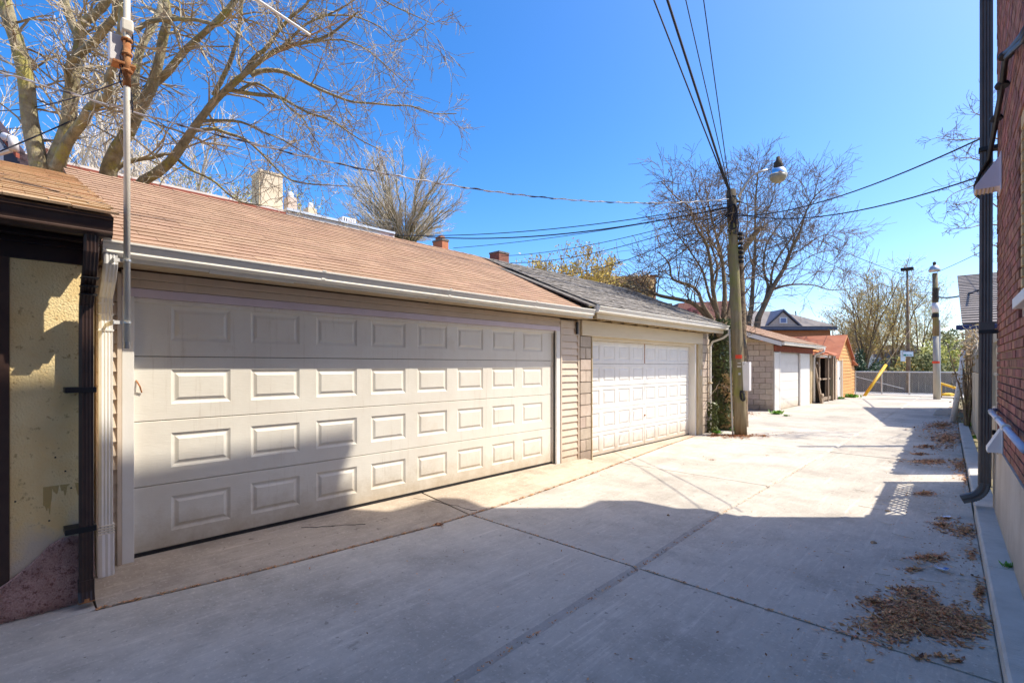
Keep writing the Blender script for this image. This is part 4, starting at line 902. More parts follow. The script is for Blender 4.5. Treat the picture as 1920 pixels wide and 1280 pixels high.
# the pale crowns of trees standing further off behind it
def simple_tree(name, label, base, h, spread, seed, K, tm, cm, stems=5, r0=.15, lev=3, split=.25, leaf=None, up=.6, vase=.5, group=None, twig_part='crown'):
    rng = random.Random(seed); root = thing(name, label, 'tree', base, group=group); tr = MB(); cr = MB(); lv = [] if leaf else None; base = V(base)
    tp = wander(rng, base-V((0, 0, .2)), (0, 0, 1), h*split+.2, 3, .06); tr.tube(tp, [r0*1.2, r0, r0*.95, r0*.9], 9, cap=False)
    for i in range(stems):
        a = 2*math.pi*(i+rng.random()*.6)/stems; sp = vase*rng.uniform(.35, 1.1)
        d = V((math.cos(a)*sp, math.sin(a)*sp, 1)).normalized(); L = h*(1-split)*rng.uniform(.75, 1.05)
        pts = wander(rng, tp[-1]-V((0, 0, rng.uniform(0, h*split*.6))), d, L, 8, K['wig']*.6, .0); rs = [r0*.6*(1-.85*k/8)+.01 for k in range(9)]
        tr.tube(pts, rs, 7, cap=False)
        for k in range(2, 9):
            for _ in range(K.get('per', 3)):
                dd = (pts[k]-pts[k-1]).normalized(); v = V((rng.gauss(0, 1), rng.gauss(0, 1), rng.gauss(0, .5))).normalized()
                grow(cr, rng, pts[k-1].lerp(pts[k], rng.random()), (dd*.9+v*spread+V((0, 0, up))).normalized(), L*rng.uniform(.18, .36)*(1.15-.07*k), rs[k]*.5, lev-1, K, lv)
    tr.build('trunk', tm, root, smooth=True); cr.build(twig_part, cm, root)
    if leaf: leaf_part(root, lv, leaf[0], leaf[1], rng, leaf[2], spread=leaf[3] if len(leaf) > 3 else .1)
    return root
KR = dict(wig=.09, grav=.03, kids=[0, 3, 3], ang=(.15, .55), ratio=(.5, .8), rmin=.007)
rt = thing('round_bare_tree', 'rounded fan-shaped bare tree behind the roof ridge of the near garage', 'tree', tuple(AT(757, 685, 26)-V((0, 0, H))))
rr_ = random.Random(5); g0 = AT(757, 685, 26)-V((0, 0, H)); tr = MB(); cr = MB()
tr.tube([g0, g0+V((0, 0, 4)), g0+V((-.2, 0, 7.9))], [.34, .28, .20], 10, cap=False)
for i in range(52):
    a = rr_.uniform(0, 6.283); el = math.asin(rr_.uniform(-.30, .97)); R_ = 3.4*rr_.uniform(.82, 1.02)
    e = g0+V((math.cos(a)*math.cos(el)*R_, math.sin(a)*math.cos(el)*R_, 10.0+math.sin(el)*2.85)); st_ = g0+V((rr_.gauss(0, .1), rr_.gauss(0, .1), rr_.uniform(7.2, 8.1)))
    c1 = st_+V(((e-st_).x*.35, (e-st_).y*.35, (e-st_).z*.5)); pts = []
    for k in range(11):
        t = k/10; pts.append(st_*(1-t)**2+c1*2*t*(1-t)+e*t*t+V((rr_.gauss(0, .05), rr_.gauss(0, .05), 0))*(1 if 0 < k else 0))
    rs = [.05*(1-.88*k/10)+.004 for k in range(11)]; tr.tube(pts, rs, 5, cap=False)
    for k in range(3, 11):
        for _ in range(4):
            dd = (pts[k]-pts[k-1]).normalized(); v = V((rr_.gauss(0, 1), rr_.gauss(0, 1), rr_.gauss(0, .5))).normalized(); grow(cr, rr_, pts[k-1].lerp(pts[k], rr_.random()), (dd+v*.62).normalized(), rr_.uniform(.5, 1.0)*(1.1-.05*k), .012, 1, KR)
tr.build('trunk', 'bark_round', rt, smooth=True); cr.build('crown', 'twig_round', rt)
KP = dict(wig=.14, grav=.04, kids=[0, 3, 4], ang=(.2, .8), ratio=(.5, .8), rmin=.010, per=3)
for (px, d, h, sd, lb) in ((20, 19, 13, 51, 'pale bare tree far behind the left edge of the big tree'), (190, 22, 15, 52, 'pale bare tree far behind the middle stems of the big tree'), (330, 24, 13.5, 53, 'pale bare tree far behind the antenna mast side of the big tree')):
    p = AT(px, 685, d); simple_tree('pale_tree', lb, (p.x, p.y, 0), h, .7, sd, KP, 'twig_pale', 'twig_pale', stems=7, r0=.22, lev=3, split=.3, vase=.6)
for (px, d, h, sd, lb) in ((560, 26, 10.2, 61, 'light green budding tree just behind the cream chimney'), (430, 25, 12.2, 62, 'light green budding tree left of the cream chimney')):
    p = AT(px, 685, d); simple_tree('budding_tree', lb, (p.x, p.y, 0), h, .7, sd, KP, 'twig_pale', 'twig_pale', stems=5, r0=.15, lev=3, split=.3, vase=.3, leaf=('leaf_young', .07, .9, .12))
p = AT(1092, 685, 24); simple_tree('budding_tree', 'golden budding tree behind the grey garage roof', (p.x, p.y, 0), 7.6, .8, 63, KP, 'bark_mid', 'twig_gold', stems=9, r0=.12, lev=3, split=.3, vase=.7, leaf=('leaf_gold', .075, 1, .12))
# --- tree with the ivy-wrapped trunk behind the utility pole
ta = thing('bare_tree', 'bare tree with ivy-wrapped trunk between the grey-roofed garage and the utility pole', 'tree', tuple(G(1352, 806)))
d0 = 12.6
A_ = [
 (P_([(1353, 812), (1350, 740), (1352, 680), (1350, 600)], d0, d0+.3), .20, .17),
 (P_([(1350, 640), (1356, 600), (1359, 552), (1356, 505), (1350, 470), (1340, 430), (1330, 390), (1322, 345)], d0+.2, d0+.6), .10, .012),
 (P_([(1350, 630), (1337, 602), (1319, 574), (1303, 540), (1262, 524), (1256, 499), (1247, 484), (1232, 470)], d0, d0-.5), .085, .010),
 (P_([(1350, 640), (1347, 599), (1337, 546), (1334, 506), (1325, 459), (1306, 427), (1294, 390), (1269, 371), (1240, 340)], d0+.2, d0-.6), .085, .010),
 (P_([(1350, 625), (1328, 596), (1303, 571), (1281, 563), (1240, 555), (1219, 546), (1203, 534)], d0, d0-.2), .09, .03),
 (P_([(1355, 620), (1368, 580), (1372, 530), (1366, 480), (1372, 430), (1385, 390), (1390, 340)], d0+.3, d0+1.4), .08, .012),
 (P_([(1350, 600), (1330, 555), (1318, 510), (1300, 480), (1282, 455), (1262, 430), (1252, 400)], d0, d0+.8), .05, .008),
 (P_([(1337, 546), (1345, 500), (1330, 450), (1328, 420), (1318, 385), (1300, 350)], d0, d0+1), .045, .008),
]
KA = dict(wig=.17, grav=.02, kids=[0, 3, 4], ang=(.3, 1.0), ratio=(.5, .8), rmin=.005, r1=.02)
ra = random.Random(102); limb_tree(ta, A_, KA, ra, 'bark_mid', 'twig_mid', dens=1.15, twig_len=1.25, start=.3, up=V((0, 0, .3)))
def ivy(root, c0, c1, r_, n, seed, m='ivy', size=.035, name='ivy'):
    rng = random.Random(seed); mb = MB()
    for _ in range(n):
        t = rng.random(); p = V(c0).lerp(V(c1), t); a = rng.uniform(0, 6.283); rr = r_*(1.1+.35*math.sin(t*17+a*2)+rng.uniform(0, .5)); q = p+V((math.cos(a)*rr, math.sin(a)*rr, 0))
        u = V((-math.sin(a)+rng.gauss(0, .4), math.cos(a)+rng.gauss(0, .4), rng.gauss(0, .5))).normalized(); w = V((rng.gauss(0, .4), rng.gauss(0, .4), -1)).normalized(); s = size*rng.uniform(.5, 1.3)
        mb.quad(q-u*s, q-w*s*.7, q+u*s, q+w*s)
    return mb.build(name, m, root, kind='stuff')
ivy(ta, AT(1353, 808, d0), AT(1354, 600, d0+.2), .20, 6500, 8)
ivy(ta, AT(1362, 800, d0-.1), AT(1366, 700, d0-.1), .13, 1500, 9, m='leaf_tan')
# ivy climbing the garage corner
iv = thing('ivy_plant', 'small ivy climbing the right corner of the grey-roofed garage', 'plant', (-4.8, 12.1, 0)); ivy(iv, V((-4.80, 12.05, 0)), V((-4.82, 12.1, .75)), .09, 900, 10, size=.028, name='leaves'); MB().tube([(-4.8, 12.05, 0), (-4.83, 12.08, 1.0)], .012, 5).build('stem', 'bark_mid', iv)
# hidden second trunk behind the pole, pruned
tc = thing('pruned_trunk', 'pruned trunk with one sawn stub just behind the utility pole', 'tree', tuple(G(1392, 795)))
d1 = 13.2
TC = [(P_([(1393, 800), (1391, 700), (1390, 600), (1388, 540), (1386, 480)], d1, d1+.2), .15, .12), (P_([(1386, 500), (1388, 478), (1403, 455), (1419, 434), (1429, 427)], d1, d1-.2), .09, .075),
      (P_([(1388, 520), (1400, 495), (1420, 480)], d1, d1), .03, .015), (P_([(1388, 560), (1405, 540), (1415, 520)], d1, d1), .03, .012)]
KC = dict(wig=.2, grav=.02, kids=[0, 1, 2], ang=(.3, 1.0), ratio=(.5, .8), rmin=.005, r1=.015)
limb_tree(tc, TC, KC, random.Random(7), 'bark_mid', 'twig_mid', dens=.15, twig_len=.5)
# --- multi-stemmed tree behind the block garage
tb_ = thing('bare_tree', 'bare multi-stemmed tree rising behind the brown-eaved block garage', 'tree', tuple(AT(1418, 685, 27)-V((0, 0, 1.64))))
d2 = 27
B_ = [
 (P_([(1418, 740), (1414, 660), (1403, 615), (1409, 577), (1412, 521), (1416, 459), (1416, 396), (1419, 343), (1425, 302)], d2, d2+.5), .26, .015),
 (P_([(1420, 740), (1419, 615), (1431, 577), (1450, 537), (1469, 505), (1481, 474), (1500, 434), (1512, 396), (1531, 365), (1569, 340)], d2, d2-.5), .24, .015),
 (P_([(1445, 545), (1465, 537), (1481, 534), (1505, 533), (1528, 535), (1553, 543), (1575, 543), (1603, 540)], d2, d2-.8), .075, .015),
 (P_([(1540, 538), (1553, 525), (1560, 508), (1575, 500), (1582, 485)], d2-.4, d2), .03, .01),
 (P_([(1431, 577), (1440, 537), (1432, 505), (1437, 459), (1465, 415), (1481, 387), (1494, 343)], d2, d2+.5), .11, .012),
 (P_([(1400, 620), (1398, 580), (1390, 550), (1380, 520), (1370, 480), (1360, 440)], d2, d2+1), .09, .012),
 (P_([(1445, 545), (1450, 500), (1478, 455), (1495, 430), (1510, 405), (1545, 385)], d2, d2+.6), .09, .012),
 (P_([(1412, 500), (1400, 450), (1402, 400), (1396, 350), (1380, 330)], d2, d2-.6), .06, .010),
 (P_([(1481, 474), (1500, 470), (1525, 450), (1550, 440), (1580, 452)], d2, d2-.6), .04, .010),
 (P_([(1416, 459), (1430, 430), (1436, 400), (1450, 370), (1455, 330)], d2, d2-.4), .05, .010),
 (P_([(1469, 505), (1490, 500), (1520, 480), (1555, 470), (1590, 478)], d2, d2-.4), .04, .010),
]
KB = dict(wig=.14, grav=.03, kids=[0, 3, 4], ang=(.3, .9), ratio=(.5, .8), rmin=.008, r1=.03)
limb_tree(tb_, B_, KB, random.Random(103), 'bark_mid', 'twig_mid', dens=.75, twig_len=2.0, start=.3, up=V((0, 0, .35)))
# --- far right trees and shrubs
KW = dict(wig=.15, grav=.01, kids=[0, 3, 3], ang=(.2, .7), ratio=(.5, .85), rmin=.010, per=2)
for i, (px, d, h, sd, st, va, lf_, lb) in enumerate(((1622, 38, 8.6, 71, 8, .45, ('leaf_gold', .06, .8, .18), 'golden-leaved tree with many thin stems above the end fence'), (1668, 44, 10.5, 72, 7, .5, ('leaf_gold', .07, .7, .22), 'golden-leaved tree left of the tall street lamp'), (1722, 58, 12.5, 73, 7, .55, ('leaf_young', .09, .6, .25), 'yellow-green tree far behind the tall street lamp'), (1590, 50, 7.6, 74, 7, .6, ('leaf_tan', .12, .45, .2), 'straw-coloured bare tree behind the orange shed gable'))):
    p = AT(px, 685, d); simple_tree('tree', lb, (p.x, p.y, 0), h, .75, sd, KW, 'bark_mid', 'twig_gold', stems=st, r0=.14, lev=3, split=.12, vase=va, leaf=lf_)
def bush(label, base, rx, ry, rz, n, m, size, seed, name='bush'):
    rng = random.Random(seed); root = thing(name, label, 'bush', base); mb = MB(); st = MB(); base = V(base)
    cl = [(V((rng.gauss(0, .42)*rx, rng.gauss(0, .42)*ry, rz*rng.uniform(.3, 1.0))), rng.uniform(.22, .5)) for _ in range(22)]
    for c, s in cl: st.tube([base, base+c*.6+V((0, 0, .1)), base+c], [.03, .02, .01], 4, cap=False)
    for _ in range(n):
        c, s = cl[rng.randrange(len(cl))]; v = V((rng.gauss(0, 1), rng.gauss(0, 1), rng.gauss(0, 1))).normalized()*rng.uniform(.5, 1)*s; q = base+c+V((v.x*rx, v.y*ry, v.z*rz*.7)); q.z = max(q.z, .02)
        u = V((rng.gauss(0, 1), rng.gauss(0, 1), rng.gauss(0, 1))).normalized(); w = u.orthogonal().normalized(); k = size*rng.uniform(.5, 1.4); mb.quad(q-u*k, q-w*k*.6, q+u*k, q+w*k*.6)
    st.build('stems', 'bark_mid', root); mb.build('leaves', m, root, kind='stuff'); return root
for (px, d, rx, rz, n, m_, sz, sd, lb) in ((1745, 42, 2.6, 2.3, 4200, 'leaf_olive', .10, 81, 'olive-green bush beyond the fence right of the far utility pole'), (1775, 46, 2.4, 3.3, 4200, 'leaf_young', .11, 82, 'yellow-green bush behind the lane shed corner'), (1720, 52, 3, 2.2, 3500, 'leaf_gold', .12, 83, 'golden bush beyond the fence between the lamp and the far pole'), (1618, 36.8, .8, 2.3, 3000, 'leaf_dark', .07, 84, 'dark evergreen shrub at the left end of the fence'), (1790, 60, 4, 5.6, 3500, 'leaf_olive', .14, 85, 'tall green shrub beyond the bush at the shed')):
    p = AT(px, 685, d); bush(lb, (p.x, p.y, 0), rx, rx, rz, n, m_, sz, sd)
# far wood line that closes the horizon
rng = random.Random(90); mb = MB(); tk = MB()
for _ in range(7000):
    px = rng.uniform(1350, 1900); d = rng.uniform(75, 105); top = 3.0+1.2*math.sin(px*.021)+1.0*math.sin(px*.057+1); z = rng.uniform(0, max(1.5, top))+rng.gauss(0, .3); p = AT(px, 685, d); q = V((p.x, p.y, max(.1, z)))
    u = V((rng.gauss(0, 1), rng.gauss(0, 1), rng.gauss(0, 1))).normalized(); w = u.orthogonal().normalized(); s = rng.uniform(.15, .5); mb.quad(q-u*s, q-w*s*.6, q+u*s, q+w*s*.6)
o = mb.build('far_trees', 'leaf_tan'); tag(o, kind='stuff')
# bare branches of a tree standing beyond the brick building
te = thing('bare_tree', 'bare tree behind the brick building with pinkish twigs reaching past the downpipe', 'tree', (.9, 15.2, 0))
d3 = 11.6
E_ = [(([V((1.15, 15.2, 0)), V((1.15, 15.1, 3)), V((1.2, 15.0, 5)), V((1.25, 15, 7.5))]), .14, .07)]
for pts in ([(1890, 262), (1846, 258), (1815, 262), (1780, 262), (1755, 258)], [(1885, 305), (1845, 303), (1820, 296), (1800, 297)], [(1890, 338), (1846, 340), (1815, 352), (1785, 365), (1770, 383)], [(1886, 360), (1848, 358), (1820, 378), (1790, 385)], [(1890, 425), (1846, 420), (1815, 428), (1770, 428)], [(1890, 466), (1846, 458), (1820, 470)], [(1880, 395), (1850, 372), (1835, 350)], [(1880, 240), (1850, 225), (1835, 215), (1820, 210)]):
    E_.append((P_(pts, d3+.6, d3-.4), .022, .006))
KE = dict(wig=.2, grav=.03, kids=[0, 2, 3], ang=(.3, 1.0), ratio=(.5, .8), rmin=.004, r1=.01)
limb_tree(te, E_, KE, random.Random(104), 'bark_mid', 'twig_mid', dens=.75, twig_len=.55, start=.3)
# vine trunk and dead vines on the shed corner
vt = thing('dead_vine', 'dry straw-coloured vine over the fence end beside the leaning post', 'plant', tuple(rf(.0, 9.8)))
r = random.Random(12); mb = MB(); b0_ = rf(-.02, 9.9)
for i in range(18):
    a = b0_+V((r.gauss(0, .03), r.gauss(0, .12), 0)); pts = wander(r, a, (0.03, 0, 1), r.uniform(1.2, 2.4), 7, .035); mb.tube(pts, [.022, .02, .018, .016, .014, .012, .01, .008], 4, cap=False)
mb.build('stems', 'bark_mid', vt)
mb = MB()
for i in range(50):
    t = r.random()**1.6; a = rf(.02+r.gauss(0, .05), 9.8-5.0*t, 2.05+.35*math.sin(t*3)+r.gauss(0, .08)); pts = wander(r, a, (r.gauss(0, .2), r.gauss(0, 1), -.1), r.uniform(.3, .7), 4, .3, -.1); mb.tube(pts, [.008, .007, .006, .005, .004], 3, cap=False)
mb.build('dry_tendrils', 'twig_round', vt)
lv = [(rf(.04+r.gauss(0, .06), 9.8-4.0*r.random()**2, 2.1+r.gauss(0, .14)), r.random()) for _ in range(300)]+[(rf(-.06, 9.9, 1.2)+V((r.gauss(0, .07), r.gauss(0, .12), r.gauss(0, .6))), r.random()) for _ in range(240)]
leaf_part(vt, lv, 'leaf_tan', .045, r)
# ================================================================ BLOCK GARAGE with the brown eave
g3 = thing('garage', 'small concrete block garage with plain white door and brown board over it', 'garage', (-5.4, 21.5, 0))
X3 = -5.4; YA, YB = 19.15, 24.5
mb = MB(); mb.box(-10, X3-.2, YB-.2, YB, 0, 2.3); mb.box(-10, X3-.06, YA+.02, YA+.2, 0, 2.3); mb.prism([(-10, YA+.02, 2.3), (X3-.06, YA+.02, 2.3), (-8.6, YA+.02, 3.35)], (0, .15, 0)); mb.box(X3-.3, X3-.02, YA, 19.74, 0, 2.3); mb.box(X3-.3, X3-.02, 24.1, YB, 0, 2.3); mb.box(X3-.3, X3-.03, 19.7, 24.2, 2.12, 2.3)
mb.build('wall', 'mortar', g3)
blocks(g3, None, -9.9, X3-.02, 0, 2.5, L=.40, Hh=.2, axis='x', X=YA+.01, seed=41, skip=lambda s, e, z: z > 2.15 and s < -9)
mb = MB(); mb.prism([(-9.8, YA-.0, 2.52), (X3-.1, YA-.0, 2.45), (X3-1.2, YA-.0, 2.72), (-8.6, YA, 3.5)], (0, .12, 0)); mb.build('gable_board', 'jamb_wood', g3)
MB().box(X3-.02, X3+.02, YA-.012, 19.70, 0, 2.12).build('corner_post', 'cream_trim', g3, bev=.004)
MB().box(X3-.02, X3+.03, 19.705, 19.77, 0, 2.15).build('door_jamb', 'white_paint', g3)
MB().box(X3-.02, X3+.026, YA-.01, YB, 2.15, 2.36).build('eave_board', 'red_wood', g3)
dm = MB().box(-.02, .0, 19.775, 22.55, 0, .335).mesh('door_slat', 'white_door')
for i in range(6): piece('door_slat', dm, g3, (X3-.06, 0, .02+i*.342), None)
MB().box(X3-.16, X3-.085, 19.77, 24.1, 0, 2.13).build('door_backing', 'white_door', g3)
MB().box(X3-.05, X3+.01, 22.56, 24.05, 0, 2.13).build('white_panel', 'white_metal', g3, bev=.004)
MB().box(X3-.03, X3+.03, 24.06, 24.5, 0, 2.14).build('corner_post', 'jamb_wood', g3)
gx, gz = -5.0, 2.45
k_gutter(g3, gx-.02, 18.62, 24.7, gz, m='gutter_white', w=.11, h=.10)
rv = V((-1.3, 0, .44)).normalized()
mb = MB(); mb.hexa([(gx+.04, 18.6, gz-.02), (gx+.04, 24.7, gz-.02), (-8.6, 24.7, gz+1.18), (-8.6, 18.6, gz+1.18)], [(gx+.04, 18.6, gz+.02), (gx+.04, 24.7, gz+.02), (-8.6, 24.7, gz+1.22), (-8.6, 18.6, gz+1.22)])
mb.build('roof', 'shingle_red', g3)
mb = MB(); mb.hexa([(gx-.02, 18.575, gz-.14), (gx-.02, 18.6, gz-.14), (-8.6, 18.6, gz+1.06), (-8.6, 18.575, gz+1.06)], [(gx-.02, 18.575, gz+.0), (gx-.02, 18.6, gz+.0), (-8.6, 18.6, gz+1.20), (-8.6, 18.575, gz+1.20)]); mb.build('barge_board', 'cream_trim', g3)
shingles(g3, V((gx+.06, 18.6, gz+.022)), (0, 1, 0), rv, 6.1, 3.7, .14, .33, 'shingle_red', 60, 43)
mb = MB(); mb.tube([(gx+.03, 24.55, 2.36), (gx+.03, 24.55, 2.25), (-5.28, 24.5, 2.12), (-5.33, 24.5, 1.95), (-5.33, 24.5, .05)], .045, 8); mb.build('downspout', 'white_metal', g3, smooth=True)

# ================================================================ OPEN SHELTER and ORANGE SHED
s1 = thing('open_shelter', 'dark open timber shelter full of old doors between block garage and orange shed', 'shelter', (-5.5, 26.2, 0))
mb = MB(); mb.box(-8.5, -8.4, 24.5, 27.8, 0, 2.2); mb.box(-8.4, -5.6, 24.6, 24.7, 0, 2.2); mb.box(-8.4, -5.35, 27.66, 27.74, 0, 2.0); mb.box(-5.5, -5.45, 24.7, 25.9, 0, 2.1); mb.build('shade_walls', 'void', s1)  # near-black walls: the shelter's inner shade is put into their colour
for x, y in ((-5.35, 25.3), (-5.2, 26.3), (-5.15, 27.0), (-5.18, 27.65)): MB().box(x-.07, x+.07, y-.07, y+.07, 0, 2.1).build('post', 'old_wood', s1)
MB().box(-5.3, -5.15, 24.7, 27.75, 2.0, 2.14).build('beam', 'cream_trim', s1); MB().box(-5.22, -5.16, 25.3, 27.65, .08, .22).build('sill_board', 'old_wood', s1); MB().box(-5.24, -5.18, 25.4, 27.0, 1.0, 1.06).build('rail', 'old_wood', s1)
mb = MB(); r = random.Random(4); n = 9
for i in range(n):
    a, b = 24.55+(27.7-24.55)*i/n, 24.55+(27.7-24.55)*(i+1)/n; z0, z1 = 2.16+r.uniform(-.05, .05), 2.16+r.uniform(-.05, .05)
    mb.hexa([(-5.0, a, z0-.03), (-5.0, b, z1-.03), (-7.0, b, 2.75), (-7.0, a, 2.75)], [(-5.0, a, z0), (-5.0, b, z1), (-7.0, b, 2.79), (-7.0, a, 2.79)])
mb.build('roof', 'red_roll', s1)
mb = MB(); mb.hexa([(-5.4, 24.3, 2.44), (-5.4, 26.9, 2.26), (-7.4, 26.9, 2.56), (-7.4, 24.3, 2.8)], [(-5.4, 24.3, 2.49), (-5.4, 26.9, 2.31), (-7.4, 26.9, 2.61), (-7.4, 24.3, 2.85)]); mb.build('upper_roof', 'shingle_grey', s1)
MB().box(-5.42, -5.38, 24.4, 26.8, 2.24, 2.33).build('eave_board', 'orange_clap', s1)
o = MB().box(-5.27, -5.23, 26.50, 26.88, .30, 1.0); single(o, 'old_door', 'green_paint', 'green board leaning inside the open shelter', 'board', at=(-5.7, 26.6, 0))
o = MB().box(-5.27, -5.23, 27.08, 27.25, .30, .95); single(o, 'orange_board', 'orange_clap', 'short orange board inside the shelter beside the green board', 'board', at=(-5.46, 27.1, 0))
od = thing('old_door', 'weathered plank door leaning beside the block garage downspout', 'door', (-5.2, 24.9, 0))
for i in range(5): MB().hexa([(-5.10-.03*i, 24.55+.15*i, 0), (-5.02-.03*i, 24.55+.15*i, 0), (-5.02-.03*i, 24.69+.15*i, 0), (-5.10-.03*i, 24.69+.15*i, 0)], [(-5.40-.03*i, 24.50+.12*i, 1.95), (-5.34-.03*i, 24.50+.12*i, 1.95), (-5.34-.03*i, 24.62+.12*i, 1.95), (-5.40-.03*i, 24.62+.12*i, 1.95)]).build('plank', 'old_wood', od)
for z, x in ((.3, -5.02), (1.0, -5.13), (1.7, -5.24)): MB().hexa([(x-.02, 24.5, z), (x+.02, 24.5, z), (x-.08, 25.25, z), (x-.12, 25.25, z)], [(x-.04, 24.5, z+.1), (x, 24.5, z+.1), (x-.1, 25.25, z+.1), (x-.14, 25.25, z+.1)]).build('brace', 'old_wood', od)

s2 = thing('garden_shed', 'orange clapboard shed with red roof and white door in its gable', 'shed', (-5.15, 29.8, 0))
XG = -5.15; GY0, GY1, PK = 27.8, 31.7, 29.8
mb = MB(); mb.prism([(XG-.03, GY0, 0), (XG-.03, GY1, 0), (XG-.03, GY1, 2.0), (XG-.03, PK, 3.12), (XG-.03, GY0, 2.0)], (-.1, 0, 0)); mb.box(-10, XG-.04, GY0, GY0+.1, 0, 2); mb.box(-10, -9.9, GY0, GY1, 0, 2); mb.build('wall', 'orange_clap', s2)
def gable_top(y): return 2.0+(3.12-2.0)*(1-abs(y-PK)/((GY1-GY0)/2))
z = .02; i = 0
while z < 3.0:
    h_ = .165; half = (GY1-GY0)/2*(1-max(0, z+h_-2.0)/1.12)
    if half < .1: break
    a, b = max(GY0, PK-half), min(GY1, PK+half)
    for (p, q) in (((a, min(b, 28.12)), (29.35, b)) if z+h_ < 2.0 else ((a, b),)):
        if q-p > .05: MB().hexa([(XG-.03, p, z), (XG+.018, p, z), (XG+.018, q, z), (XG-.03, q, z)], [(XG-.03, p, z+h_), (XG-.003, p, z+h_), (XG-.003, q, z+h_), (XG-.03, q, z+h_)]).build('siding_board', 'orange_clap', s2)
    z += h_+.004
d_ = MB().box(XG-.05, XG-.01, 28.16, 28.82, .02, 1.96).build('door', 'white_paint', s2); MB().box(XG-.01, XG+.01, 28.72, 28.76, .95, 1.05).build('handle', 'black', d_)
MB().box(XG-.05, XG+.0, 28.84, 29.32, .02, 1.96).build('door_panel', 'old_wood', s2)
for a, b in ((28.1, 28.16), (28.82, 28.84), (29.3, 29.36)): MB().box(XG-.05, XG+.022, a, b, 0, 2.0).build('door_frame', 'cream_trim', s2)
MB().box(XG-.04, XG+.026, GY0-.03, GY0+.08, 0, 2.0).build('corner_board', 'cream_trim', s2)
for sgn in (-1, 1):
    ye = PK+sgn*((GY1-GY0)/2+.1); ze = 1.95
    MB().hexa([(-10, ye, ze), (XG+.14, ye, ze), (XG+.14, PK, 3.16), (-10, PK, 3.16)], [(-10, ye, ze+.04), (XG+.14, ye, ze+.04), (XG+.14, PK, 3.20), (-10, PK, 3.20)]).build('roof_slope', 'red_roll', s2)
    MB().hexa([(XG+.12, ye, ze-.07), (XG+.145, ye, ze-.07), (XG+.145, PK, 3.09), (XG+.12, PK, 3.09)], [(XG+.12, ye, ze-.002), (XG+.145, ye, ze-.002), (XG+.145, PK, 3.155), (XG+.12, PK, 3.155)]).build('barge_board', 'orange_clap' if sgn < 0 else 'red_wood', s2)
for k_ in range(5): y = GY0-.08+.001; MB().hexa([(-5.9-k_*.95, y, 1.996), (-5.88-k_*.95, y, 1.996), (-5.88-k_*.95, PK, 3.206), (-5.9-k_*.95, PK, 3.206)], [(-5.9-k_*.95, y, 2.004), (-5.88-k_*.95, y, 2.004), (-5.88-k_*.95, PK, 3.214), (-5.9-k_*.95, PK, 3.214)]).build('roof_seam', 'mansard', s2)
s3 = thing('garden_shed', 'low orange clapboard lean-to at the far end of the orange shed', 'shed', (-5.3, 32.5, 0))
MB().box(-8, -5.28, 31.75, 33.3, 0, 1.62).build('wall', 'orange_clap', s3)
for i in range(9): MB().hexa([(-5.28, 31.75, .02+i*.175), (-5.25, 31.75, .02+i*.175), (-5.25, 33.3, .02+i*.175), (-5.28, 33.3, .02+i*.175)], [(-5.28, 31.75, .185+i*.175), (-5.275, 31.75, .185+i*.175), (-5.275, 33.3, .185+i*.175), (-5.28, 33.3, .185+i*.175)]).build('siding_board', 'orange_clap', s3)
MB().hexa([(-8, 31.7, 1.95), (-5.1, 31.7, 1.95), (-5.1, 33.4, 1.64), (-8, 33.4, 1.64)], [(-8, 31.7, 1.99), (-5.1, 31.7, 1.99), (-5.1, 33.4, 1.68), (-8, 33.4, 1.68)]).build('roof', 'red_roll', s3)

# ================================================================ FAR BUILDINGS
hs_ = thing('house', 'house with grey hipped roof and a small blue-trimmed gable window behind the garages', 'house', tuple(AT(1465, 685, 46)-V((0, 0, H))), TH, local=True)
mb = MB(); mb.box(-5.5, 4.6, 0, 9, 0, 4.9); mb.build('wall', 'brick_orange', hs_)
MB().box(-5.9, 5.0, -.4, -.3, 4.95, 5.28).build('eave_board', 'blue_grey', hs_); MB().box(4.9, 5.0, -.3, 9, 4.95, 5.25).build('eave_board', 'white_paint', hs_); MB().box(-5.9, 5.0, -.3, 9, 5.1, 5.2).build('soffit', 'blue_grey', hs_)
mb = MB(); mb.hexa([(-5.9, -.45, 5.28), (5.05, -.45, 5.28), (5.05, 9, 5.28), (-5.9, 9, 5.28)], [(-5.4, 2.0, 6.95), (1.0, 2.0, 6.95), (1.0, 2.6, 6.95), (-5.4, 2.6, 6.95)]); mb.build('roof', 'shingle_far', hs_)
dm = thing('x', None, None); bpy.data.objects.remove(dm)
mb = MB(); mb.prism([(-1.45, -.3, 5.28), (1.45, -.3, 5.28), (0, -.3, 6.6)], (0, 3, 0)); dr = mb.build('dormer', 'block', hs_)
for s in (-1, 1): MB().hexa([(s*1.75, -.42, 5.18), (s*1.75, 3, 5.18), (0, 3, 6.72), (0, -.42, 6.72)], [(s*1.75, -.42, 5.32), (s*1.75, 3, 5.32), (0, 3, 6.90), (0, -.42, 6.90)]).build('dormer_roof', 'blue_grey', dr)
wn = MB().box(-.36, .36, -.36, -.29, 5.55, 6.12).build('window', 'white_paint', hs_); MB().box(-.24, .24, -.38, -.365, 5.63, 6.03).build('pane', 'blue_glass', wn)
MB().tube([(2.3, 1.5, 5.9), (2.2, 1.5, 6.9)], .05, 5).build('vent_pipe', 'black', hs_)

